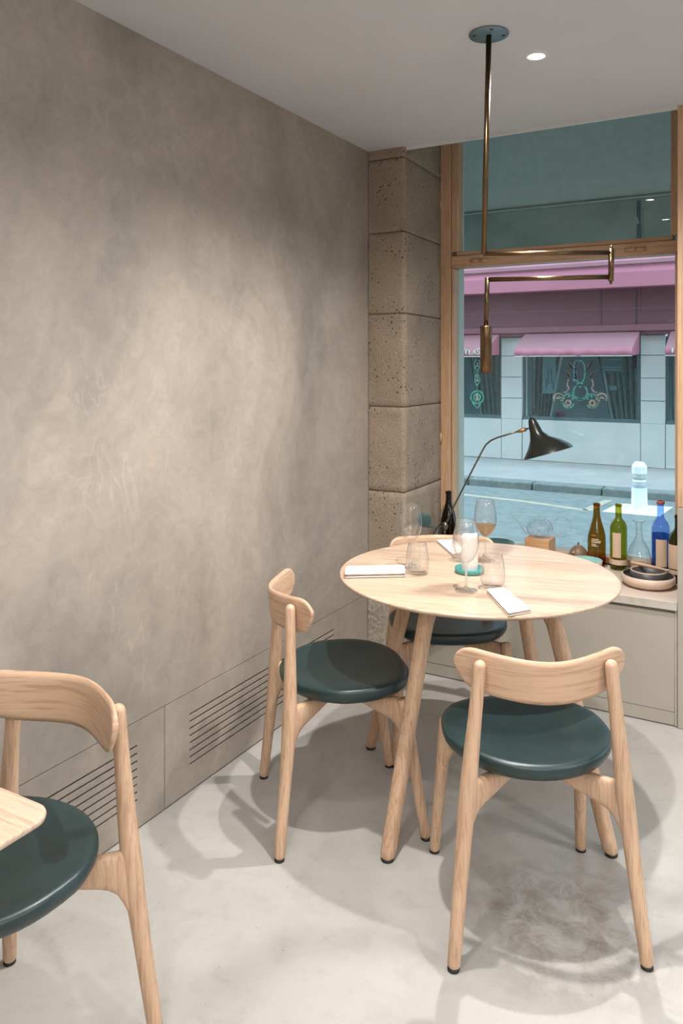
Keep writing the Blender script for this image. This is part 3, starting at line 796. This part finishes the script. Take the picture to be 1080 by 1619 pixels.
m = MB(); D = B-A; m.tube([Vector((0, 0, 0)), D*.04, D*.3, D*.7, D*.97, D], [.003, .0065, .0075, .0065, .0052, .002], 12); m.build('stick', 'oak_x', t)
# teal plate
t = thing('teal_plate', 'shallow teal glazed bowl on the cabinet just behind the table edge', 'bowl', ledge(926, 3.53))
m = MB(); m.lathe([(0, 0), (.042, 0), (.062, .020), (.072, .070), (.0708, .071)], n=44, cap=False); m.build('outer_shell', 'beige_clay', t)
m = MB(); m.lathe([(.0708, .071), (.069, .070), (.058, .052), (.04, .046), (0, .046)], n=44, cap=False); m.build('inner_glaze', 'teal_glaze', t)
# dark green bowls (left, behind the table)
gp = ledge(786, 3.52)
for k in range(2):
    t = thing('green_bowl', 'dark green wide bowl behind the rosé glass, %s of two stacked' % ('lower' if k == 0 else 'upper'), 'bowl', (gp.x, gp.y, SILL+k*.040), 0, 'stacked dark green bowls')
    m = MB(); m.lathe([(0, 0), (.040, 0), (.045, .004), (.060, .030), (.080, .066), (.0785, .067), (.057, .036), (.04, .0045), (0, .004)], n=44, cap=False); m.build('body', 'dark_green_glaze', t)
# clay pot
t = thing('clay_pot', 'small round brown clay pot with knob lid beside the brown bottle', 'pot', ledge(914.5, 3.69))
m = MB(); m.lathe([(0, 0), (.028, 0), (.038, .010), (.043, .034), (.042, .058), (.034, .078), (.022, .087)], n=40, cap=False); m.build('body', 'brown_clay', t)
m = MB(); m.lathe([(.024, .086), (.020, .091), (.010, .095), (.004, .096), (.0045, .100), (.006, .104), (.004, .108), (0, .109)], n=28, cap=False); m.build('lid', 'brown_clay', t)
m = MB(); d = Vector((-t.location.x*.15, -t.location.y, 0)).normalized(); m.tube([d*.034+Vector((-.014, 0, .066)), d*.046+Vector((-.015, 0, .070))], [.006, .004], 10); m.build('spout', 'beige_clay', t)
# wooden block and glass teapot
k0 = ony(854, 0, 3.65); bk = thing('wooden_block', 'square pale wooden block carrying the glass teapot', 'block', (k0.x, 3.65, SILL), math.radians(-4))
m = MB(); m.box(-.058, .058, -.050, .050, 0, .122); m.build('body', 'block_wood', bk, .002)
tp0 = ony(853, 0, 3.655)
tp = thing('glass_teapot', 'clear glass teapot with long spout and ring handle on the block', 'teapot', (tp0.x, 3.655, SILL+.1225))
m = MB(); pr = [(0, .001), (.034, .001), (.046, .008), (.057, .024), (.061, .042), (.057, .060), (.045, .075), (.030, .082), (.0285, .086)]
m.lathe(pr+[(.0275, .086), (.0285, .081), (.044, .0735), (.0555, .059), (.0592, .042), (.0555, .025), (.045, .010), (.033, .004), (0, .004)], n=44, cap=False); m.build('glass_body', 'clear_glass', tp)
m = MB(); m.lathe([(.029, .087), (.018, .090), (.005, .092), (.004, .096), (.008, .101), (.004, .106), (0, .107)], n=28, cap=False); m.build('lid', 'clear_glass', tp)
lr = Vector((RX, RY, 0))
m = MB(); m.tube([lr*-.052+Vector((0, 0, .022)), lr*-.066+Vector((0, 0, .030)), lr*-.080+Vector((0, 0, .050)), lr*-.110+Vector((0, 0, .082)), lr*-.140+Vector((0, 0, .110))], [.012, .010, .007, .0055, .0045], 14, cap=False); m.build('spout', 'bright_glass', tp)
pts = [lr*(.105+.046*math.cos(a))+Vector((0, 0, .046+.044*math.sin(a))) for a in [PI*(1-2*k/30)+.02 for k in range(31)]]
m = MB(); m.tube(pts, .0048, 12, cap=False); m.build('handle', 'bright_glass', tp)
m = MB(); m.lathe([(.022, .002), (.010, .020), (.004, .034), (0, .036)], n=20, cap=False); m.build('strainer', 'clear_glass', tp)

# ------------------------------------------------------------------ desk lamp on the cabinet
LY = 3.60
lb = ony(703, 0, LY); base = Vector((lb.x, LY, SILL))
lp = thing('desk_lamp', 'dark metal desk lamp with long bent arm and hat-shaped shade', 'lamp', base)
W = lambda px, py, Y=LY: ony(px, py, Y)-base
m = MB(); m.lathe([(0, 0), (.050, 0), (.052, .004), (.050, .009), (.010, .012), (.006, .016), (.006, .10), (0, .10)], n=36); m.build('base', 'black_metal', lp)
jt = W(703, 832)
m = MB(); m.tube([(0, 0, .09), jt+Vector((0, 0, -.02))], .005, 10)
m.loft([ring_rr(jt+Vector((0, y, 0)), Vector((1, 0, 0)), Vector((0, 0, 1)), .016, .022, 20, 2) for y in (-.006, .006)]); m.build('joint', 'grey_metal', lp)
arm = [W(698, 842), W(703, 832), W(722, 792), W(745, 747), W(762, 714), W(768, 703.5), W(776, 696.5), W(786, 692), W(801, 687.5), W(819, 682)]
m = MB(); m.tube(arm, .0042, 12); m.build('arm', 'grey_metal', lp)
m = MB(); m.tube([W(818, 682.5), W(822, 681.5), W(831, 678.5)], [.0055, .0085, .0105], 14); m.build('grip', 'copper', lp)
m = MB(); m.tube([W(831, 678.5), W(838, 677)], .004, 10); m.build('pivot', 'black_metal', lp)
prs = [((837.5, 661), (843, 660)), ((835.5, 666), (847, 663)), ((836, 673), (852, 671)), ((838, 684), (858, 682)), ((838.5, 697), (868, 689)), ((835.5, 711), (886, 694)), ((831, 722), (900, 701)), ((829, 727), (905.5, 706.5))]
def shade_rings(ins):
    out = []
    for l_, r_ in prs:
        a = W(*l_); b = W(*r_); c = (a+b)/2; ra = (b-a)/2; rl = ra.length-ins
        out.append([c+ra.normalized()*(rl*math.cos(2*PI*j/36))+Vector((0, 1, 0))*(rl*.92*math.sin(2*PI*j/36)) for j in range(36)])
    return out
m = MB(); o_ = shade_rings(0); i_ = shade_rings(.0015); m.loft(o_, cap=False); m.loft(i_[1:], cap=False)
m.loft([o_[-1], i_[-1]], cap=False); m.add([tuple(p) for p in o_[0]], [tuple(range(36))]); m.build('lamp_shade', 'black_metal', lp)
m = MB(); m.tube([W(839, 662), W(838, 656)], [.0035, .0025], 8); m.build('tip', 'black_metal', lp)
bc = (W(838, 700)+W(872, 696))/2+Vector((0, 0, -.004))
m = MB(); m.lathe([(0, .018), (.010, .014), (.014, 0), (.010, -.012), (0, -.016)], bc, 20); m.build('bulb', 'bulb_glow', lp)
dc = W(671, 822, 3.43)
m = MB(); vd = Vector((.4, -.9, 0)).normalized(); sdv = Vector((-vd.y, vd.x, 0))
m.loft([ring_rr(dc+vd*s, sdv, Vector((0, 0, 1)), r, r, 28, 2) for s, r in ((-.004, .033), (-.003, .035), (.003, .035), (.004, .033))]); m.build('counterweight', 'dark_green_glaze', lp)
m = MB(); m.tube([W(674, 833, 3.43), W(690, 833.5, 3.52), W(701, 833)], .0035, 8); m.build('counter_arm', 'dark_green_glaze', lp)
m = MB(); m.tube([W(703, 827), W(696, 829), W(690, 836), W(685, 845), W(680, 858), W(684, 868)], .003, 8); m.build('cable', 'rubber', lp)

# ------------------------------------------------------------------ the awning over our own window
aw = thing('own_awning', 'teal canvas awning over our window seen from below', 'awning', (0, FYB+.2, 3.0))
def rl(o, p): return Vector(p)-o.location
AY = 5.05; az = ony(900, 321, AY).z; vb = 2.13
m = MB(); m.hull([rl(aw, p) for p in ((-4.5, FYB+.21, 3.36), (2.5, FYB+.21, 3.36), (2.5, FYB+.21, 3.38), (-4.5, FYB+.21, 3.38))], [rl(aw, p) for p in ((-4.5, AY, az), (2.5, AY, az), (2.5, AY, az+.02), (-4.5, AY, az+.02))]); m.build('canvas', 'awning_teal', aw)
m = MB(); V = []; nx, nz = 200, 10
for a in range(nz+1):
    for b in range(nx+1):
        x = -4.5+7*b/nx; f_ = a/nz
        V.append(rl(aw, (x, AY+.004*(1-f_)+.012*f_+.022*f_*noise.noise(Vector((x*2.2, 1, f_*1.2)))*2+.008*math.sin(x*5)*f_, az+.008-(az+.008-vb)*f_)))
m.add(V, [(a*(nx+1)+b, a*(nx+1)+b+1, (a+1)*(nx+1)+b+1, (a+1)*(nx+1)+b) for a in range(nz) for b in range(nx)]); m.build('valance', 'awning_teal_dark', aw, solidify=.003)
m = MB(); m.tube([rl(aw, (-4.5, AY-.01, az-.008)), rl(aw, (2.5, AY-.01, az-.008))], .007, 10); m.build('front_bar', 'awning_teal', aw)
for x in (-2.2, ony(1010, 0, AY).x, .9):
    bx('seam', 'awning_seam', x-.012, x+.012, AY-FYB-.2-.004, AY-FYB-.2+.004, vb-3.0, az-3.03, aw)
for k in range(6):                                # thin darker strips under the canvas, for a faint grille pattern
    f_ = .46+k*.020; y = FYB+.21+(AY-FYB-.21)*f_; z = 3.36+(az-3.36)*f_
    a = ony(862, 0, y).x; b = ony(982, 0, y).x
    bx('dark_strip', 'awning_teal_dark', a, b, y-aw.location.y-.006, y-aw.location.y+.006, z-3.0-.006, z-3.0+.001, aw)

# ------------------------------------------------------------------ street
SZ, KZ, KY, FYF = -.25, -.15, 10.29, 12.76
struct('road', 'asphalt_grey', -14, 12, FYB+1.4, KY+.15, SZ-.2, SZ)
struct('near_pavement', 'pavement_grey', -14, 12, FYB+.2, FYB+1.4, SZ-.2, SZ+.08)
kb = thing('kerb', 'grey granite kerb along the far side of the street', None, (0, 0, 0), kind='structure')
jl = ony(841, 0, KY).x; jr = ony(951, 0, KY).x; per = jr-jl
for k in range(-7, 9):
    a = jl+k*per; m = MB(); m.box(a+.008, a+per-.008, KY, KY+.26, SZ-.06, KZ); m.build('kerb_stone', 'kerb_granite', kb, .02, 3)
struct('far_pavement', 'pavement_grey', -14, 12, KY+.255, FYF+.02, SZ-.1, KZ-.006)
bld = thing('shop_building', 'white stone shopfront across the street with maroon fascia', 'building', (0, FYF, KZ))
def fb(name, mat, x0, x1, z0, z1, y0, y1, parent=bld, bevel=0): return bx(name, mat, x0, x1, y0-FYF, y1-FYF, z0-KZ, z1-KZ, parent, bevel)
def FP(px, py, Y=FYF): return ony(px, py, Y)
zw0 = FP(826, 662).z; zw1 = FP(826, 540).z+.05
xa, xb, xc, xd = FP(793, 0).x, FP(826, 0).x, FP(1013, 0).x, FP(1052, 0).x
PER = xc-xa
zf0 = FP(900, 528).z; zf1 = FP(900, 458).z; zp1 = FP(900, 417, FYF-.55).z
fb('wall', 'stone_joint', -11, 9, KZ-.1, zf0+.1, FYF+.03, FYF+.06)
fb('upper_wall', 'upper_facade', -11, 9, zp1-.1, 9, FYF+.02, FYF+.4)
fb('shop_interior', 'shop_dark', -11, 9, KZ, zf0+.05, FYF+1.2, FYF+1.25)
fb('fascia', 'maroon_board', -11, 9, zf0+.10, zf1+.03, FYF-.10, FYF+.02)
fb('fascia_trim', 'maroon_trim', -11, 9, zf0+.02, zf0+.12, FYF-.16, FYF+.02, bevel=.01)
fb('fascia_trim', 'maroon_board', -11, 9, zf0-.03, zf0+.018, FYF-.12, FYF+.02)
zl = FP(900, 491.5).z
fb('fascia_line', 'maroon_trim', -11, 9, zl-.006, zl+.006, FYF-.104, FYF-.10)
for px in (953, 1008, 640): x = FP(px, 0).x; fb('board_joint', 'maroon_joint', x-.012, x+.012, zf0+.12, zf1+.02, FYF-.103, FYF-.099)
YC = FYF-.55
zc0 = FP(900, 457.5, YC).z-zf1; zc1 = FP(900, 417, YC).z-zf1
pcb = Vector((0, -.1, zf1-KZ))
m = MB(); sec = [(.06, zc0+.02), (YC-FYF+.1, zc0), (YC-FYF+.08, zc0+.22), (YC-FYF+.13, zc1-.05), (YC-FYF+.13, zc1), (.06, zc1+.10)]
m.loft([[(x, y-.1, z+zf1-KZ) for y, z in sec] for x in (-11, 9)], True, False)
m.build('canopy_box', 'pink_canvas', bld)['label'] = 'long folded pink canopy box above the maroon fascia'
fb('canopy_rail', 'pink_dusty', -11, 9, zf1+zc1-.06, zf1+zc1-.01, YC-.03, YC+.02)
# dark windows of the upper floor, just visible above the canopy
for k in range(-5, 5):
    x = -3.1+k*1.5
    w_ = fb('upper_window', 'shop_frame', x, x+.55, zp1+.20, zp1+1.8, FYF-.01, FYF+.03)
# piers, low wall, windows
zj = [FP(800, p).z for p in (731, 662, 629, 596, 563)]+[zf0-.04]
for k in range(-2, 3):
    ox = k*PER
    fb('stone_panel', 'pale_stone', xa+ox+.006, xb+ox-.006, KZ, zw0-.006, FYF-.02, FYF+.03, bevel=.004)
    for a, b in zip(zj[1:], zj[2:]): fb('stone_panel', 'pale_stone', xa+ox+.004, xb+ox-.004, a+.005, b-.005, FYF-.02, FYF+.03, bevel=.004)
    fb('reveal', 'pale_stone', xa+ox+.004, xb+ox-.004, zw0, zf0, FYF+.031, FYF+.30)
    fb('stone_panel', 'pale_stone', xb+ox+.002, xc+ox-.002, KZ, zw0-.010, FYF-.01, FYF+.03, bevel=.004)
    fb('window_frame', 'shop_frame', xb+ox, xc+ox, zw0-.008, zw0+.045, FYF+.0, FYF+.10)
    fb('window_frame', 'shop_frame', xb+ox, xb+ox+.035, zw0+.045, zw1, FYF+.06, FYF+.10)
    fb('window_frame', 'shop_frame', xc+ox-.045, xc+ox, zw0+.045, zw1, FYF+.06, FYF+.10)
    fb('window_pane', 'shop_glass', xb+ox+.035, xc+ox-.045, zw0+.045, zw1, FYF+.075, FYF+.081)
    # shop curtains, gathered folds
    for side in (0, 1):
        x0, x1 = (xb+ox+.05, xb+ox+.62) if side == 0 else (xc+ox-.78, xc+ox-.08)
        m = MB(); V = []; nx, nz = 60, 8
        for a in range(nz+1):
            f_ = a/nz; sw = (1-f_)*.25*(1 if side == 0 else -1)
            for b in range(nx+1):
                g_ = b/nx; x = lerp(x0, x1, g_)-sw*(g_ if side == 0 else 1-g_)
                V.append((x, .42+.03*math.sin(g_*38+math.sin(f_*3+side)*1.2)+.01*math.sin(g_*91), lerp(zw0-KZ, zw1-KZ, f_)))
        m.add(V, [(a*(nx+1)+b, a*(nx+1)+b+1, (a+1)*(nx+1)+b+1, (a+1)*(nx+1)+b) for a in range(nz) for b in range(nx)]); m.build('curtain', 'curtain_grey', bld)
# structural back wall cut: the joint wall would hide the windows, so it is split round them
bpy.data.objects.remove([o for o in bpy.data.objects if o.name == 'wall' and o.parent == bld][0])
fb('wall', 'stone_joint', -11, 9, KZ-.1, zw0-.02, FYF+.03, FYF+.06)
# posters and mosaic on the middle window
YP = FYF+.16
def fq(name, mat, p0, p1, dy=0.0, th=.004):
    a = FP(*p0, YP); b = FP(*p1, YP); return fb(name, mat, a.x, b.x, min(a.z, b.z), max(a.z, b.z), YP+dy, YP+dy+th)
po = fq('poster', 'poster_grey', (858, 622), (879, 564))
fq('poster_sheet', 'poster_grey', (859, 578), (879, 565), -.01)
for p in ((866, 584, 868, 608), (871, 582, 873, 606), (863, 600, 865, 614), (874, 604, 876, 616)): fq('drawing_stroke', 'shop_frame', (p[0], p[3]), (p[2], p[1]), -.008, .003)
fq('poster', 'poster_blue', (951, 588), (985, 564))
for r in (568, 580, 584): fq('poster_line', 'poster_grey', (954, r+1.5), (982, r), -.006, .003)
fq('poster', 'poster_red', (1001, 582), (1006, 565))
fq('notice', 'poster_grey', (964, 617), (975, 610)); fq('notice', 'poster_red', (879, 665), (894, 651))
def curve_dots(specs, mat, nm):
    m = MB(); YM = FYF+.070
    for pts, size, step in specs:
        P3 = [FP(x, y, YM) for x, y in pts]; acc = 0
        # resample
        for a, b in zip(P3, P3[1:]):
            L_ = (b-a).length; s = acc
            while s < L_:
                c = a.lerp(b, s/L_); r = size*(.8+.4*random.random())
                m.box(c.x-r, c.x+r, -.004+c.y-FYF, c.y-FYF+.004, c.z-r-KZ, c.z+r-KZ); s += step
            acc = s-L_
    o = m.build(nm, mat, bld); o['kind'] = 'stuff'; return o
def arc(cx, cy, rx, ry, a0, a1, n=14): return [(cx+rx*math.cos(math.radians(a0+(a1-a0)*k/n)), cy-ry*math.sin(math.radians(a0+(a1-a0)*k/n))) for k in range(n+1)]
MX = 917.5
green = [(arc(MX, 588, 7.5, 18, 0, 360, 26), .012, .030), (arc(MX, 620, 11, 12, 60, 360+120-0, 24), .012, .028), ([(MX-4, 607), (MX, 612), (MX+4, 607)], .012, .03), ([(MX-5, 629), (MX, 633), (MX+5, 629)], .014, .024)]
peach = []; 
for s in (-1, 1):
    X = lambda d: MX+s*d
    green.append(([(X(27+9*math.cos(math.radians(t))*1.0), 633-11*math.sin(math.radians(t))) for t in range(200, -80, -14)] if False else [(X(19+9.5*math.cos(math.radians(t))), 634-11*math.sin(math.radians(t))) for t in range(130, -170, -15)], .012, .028))
    green.append(([(X(14+4*math.cos(math.radians(t))), 627-4*math.sin(math.radians(t))) for t in range(0, 300, 30)], .011, .024))
    peach.append(([(X(30), 633), (X(27), 638), (X(22), 643), (X(17), 645)], .012, .03))
    peach.append(([(X(19+4*math.cos(math.radians(t))), 637-4*math.sin(math.radians(t))) for t in range(0, 340, 30)], .014, .024))
    peach.append(([(X(34+8*math.cos(math.radians(t))), 629-7*math.sin(math.radians(t))) for t in range(-30, 215, 22)], .013, .036))
    for t in (20, 60, 100, 140):
        peach.append(([(X(34+2*math.cos(math.radians(t))), 631-2*math.sin(math.radians(t))), (X(34+6*math.cos(math.radians(t))), 631-5*math.sin(math.radians(t)))], .008, .02))
    for cx__, cy__ in ((13, 579), (17, 593)):
        for t in (70, 105, 140, 175):
            peach.append(([(X(cx__), cy__+3), (X(cx__+6*math.cos(math.radians(t-90 if s > 0 else t-90))), cy__-1-5*math.sin(math.radians(t)))], .012, .02))
    peach.append(([(X(19), 601), (X(21), 608), (X(18), 614), (X(22), 620), (X(26), 620)], .010, .028))
curve_dots(green, 'mosaic_green', 'mosaic_scroll'); curve_dots(peach, 'mosaic_peach', 'mosaic_shells')
curve_dots([([(908, 580), (911, 573), (915, 570)], .035, .05), ([(909, 585), (909, 600)], .03, .05)], 'mosaic_blue', 'blue_light_patch')
g2_ = [([(753, 568), (750, 575), (752, 582), (756, 588), (752, 594), (751, 602), (754, 610), (759, 602), (757, 594), (754, 588), (758, 582), (759, 575), (756, 568)], .012, .03), (arc(754.5, 628, 10, 10, 0, 360, 24), .012, .03), (arc(754.5, 628, 5, 6, 0, 360, 14), .012, .028), ([(748, 638), (754.5, 645), (761, 638)], .012, .028)]
curve_dots(g2_, 'mosaic_green', 'mosaic_scroll')
curve_dots([([(755, 575), (755, 582)], .016, .04), ([(755, 594), (755, 603)], .016, .04), ([(754.5, 625), (754.5, 633)], .02, .04)], 'mosaic_peach', 'mosaic_shells')
# window awnings
zaw1 = FP(900, 529).z; zaw0 = FP(900, 551, FYF-.75).z; zvb = FP(900, 562.5, FYF-.75).z
def shop_awning(x0, x1, label):
    t = thing('shop_awning', label, 'awning', ((x0+x1)/2, FYF-.13, zaw0), 0, 'small pink awnings over the shop windows')
    h_ = (x1-x0)/2; out = -.62
    zt = zaw1-zaw0+.02; fz = -.05
    dz = zt-fz
    # canvas top, thin solid
    a = [(-h_, 0, zt), (h_, 0, zt), (h_, .0, zt-.02), (-h_, 0, zt-.02)]
    b = [(-h_, out, fz+.05), (h_, out, fz+.05), (h_, out, fz+.03), (-h_, out, fz+.03)]
    m = MB(); m.hull(a, b); m.build('canvas', 'pink_dusty', t)
    m = MB(); V = []; nx = 60
    vz = -(zaw0-zvb)+.012
    for row in (0, 1):
        for i in range(nx+1):
            x = lerp(-h_, h_, i/nx)
            V.append((x, out-.004+row*.012*math.sin(i*.7), fz+.05 if row == 0 else vz-.012+.006*math.sin(i*.5)))
    m.add(V, [(i, i+1, nx+2+i, nx+1+i) for i in range(nx)]); m.build('valance', 'pink_canvas', t, solidify=.004)
    for s in (-1, 1):
        m = MB(); m.add([(s*h_, 0, zt-.01), (s*h_, out, fz+.04), (s*h_, out, vz-.01), (s*h_, 0, vz+.02)], [(0, 1, 2, 3)], False); m.build('side_flap', 'pink_canvas', t, solidify=.004)
    bx('piping', 'cream_trim', -h_, h_, out-.012, out-.004, vz-.022, vz-.010, t)
    return t, out, fz, vz
aws = {}
for k, lab in ((-2, 'small pink awning far along the shopfront to the left, out of sight'), (-1, 'small pink awning with cream lettering at left of the shopfront'), (0, 'small pink awning over the middle shop window, unlettered'), (1, 'small pink awning at the right edge of the window view'), (2, 'small pink awning far along the shopfront to the right, out of sight')):
    aws[k] = shop_awning(xb+k*PER+.09, xc+k*PER+.0, lab)
# serif letters
def seg(m, pts, w_, y):
    for (x0, z0), (x1, z1) in zip(pts, pts[1:]):
        d = Vector((x1-x0, 0, z1-z0)); n_ = Vector((-d.z, 0, d.x)).normalized()*w_/2
        a, b = Vector((x0, y, z0)), Vector((x1, y, z1))
        m.hull([a-n_, b-n_, b+n_, a+n_], [p+Vector((0, .004, 0)) for p in (a-n_, b-n_, b+n_, a+n_)])
GL = {'T': [([(.5, 0), (.5, 1)], 2), ([(.0, .96), (1, .96)], 1), ([(.04, .98), (.04, .76)], 1), ([(.96, .98), (.96, .76)], 1), ([(.28, .04), (.72, .04)], 1)],
      'L': [([(.28, 0), (.28, 1)], 2), ([(.05, .96), (.52, .96)], 1), ([(.05, .04), (.92, .04)], 1), ([(.92, 0), (.92, .26)], 1)],
      'A': [([(.12, .04), (.5, 1)], 1.1), ([(.5, 1), (.86, .04)], 2), ([(.26, .36), (.74, .36)], 1), ([(-.02, .04), (.30, .04)], 1), ([(.66, .04), (1.04, .04)], 1)],
      'S': [([(.84, .72), (.84, .90), (.62, .98), (.34, .97), (.16, .80), (.24, .62), (.74, .42), (.86, .22), (.68, .04), (.36, .02), (.14, .12), (.14, .30)], 1.6)],
      'I': [([(.5, 0), (.5, 1)], 2), ([(.26, .96), (.74, .96)], 1), ([(.26, .04), (.74, .04)], 1)]}
def lettering(word, aw_, xr, h_=.095, pitch=.071):
    t, out, fz, vz = aw_
    for k, ch in enumerate(reversed(word)):
        m = MB(); x0 = xr-t.location.x-(k+1)*pitch
        for pts, wf in GL[ch]: seg(m, [(x0+px_*pitch*.82, lerp(vz+.018, vz+.018+h_, pz_)) for px_, pz_ in pts], .0115*wf, out-.022)
        m.build('letter', 'cream_trim', t)
lettering('ATLAS', aws[-1], FP(760.5, 0, FYF-.77).x)
lettering('I', aws[1], FP(1068.5, 0, FYF-.77).x)

# bollard with painted island, road lines
bo = onz(1011, 805, SZ)
t = thing('bollard', 'white octagonal bollard with grey bands standing by the far kerb', 'bollard', bo, .2)
H_ = .55
m = MB(); m.lathe([(.088, 0), (.090, .004), (.085, .25), (.070, .252), (.068, .3)], n=8, smooth=False); m.build('post', 'bollard_white', t)
for z0, z1, mt, r in ((.25, .315, 'bollard_grey', .071), (.315, .345, 'bollard_white', .074), (.345, .415, 'bollard_grey', .071)):
    m = MB(); m.lathe([(r, z0), (r, z1)], n=24); m.build('band', mt, t)
m = MB(); m.lathe([(.084, .415), (.084, .50), (.052, H_), (0, H_+.002)], n=8, smooth=False); m.build('cap', 'bollard_white', t)
def road_poly(name, mat, pts, label, z=SZ):
    m = MB(); m.prism([(p.x, p.y) for p in pts], z, z+.003); o = m.build(name, mat); tag(o, label, kind='structure')
road_poly('white_marking', 'road_white', [onz(952, 809, SZ), onz(978, 796, SZ), onz(1064, 802, SZ), onz(1043, 817, SZ)], 'white painted island round the bollard')
def strip(name, pts, wd, label):
    for a, b in zip(pts, pts[1:]):
        d = (b-a).normalized(); n_ = Vector((-d.y, d.x, 0))*wd/2
        road_poly(name, 'road_yellow', [a-n_, b-n_, b+n_, a+n_], label)
strip('yellow_marking', [onz(640, 772, SZ), onz(826, 792.5, SZ), onz(927, 807, SZ), onz(962, 791, SZ)], .10, 'worn yellow line painted on the road')
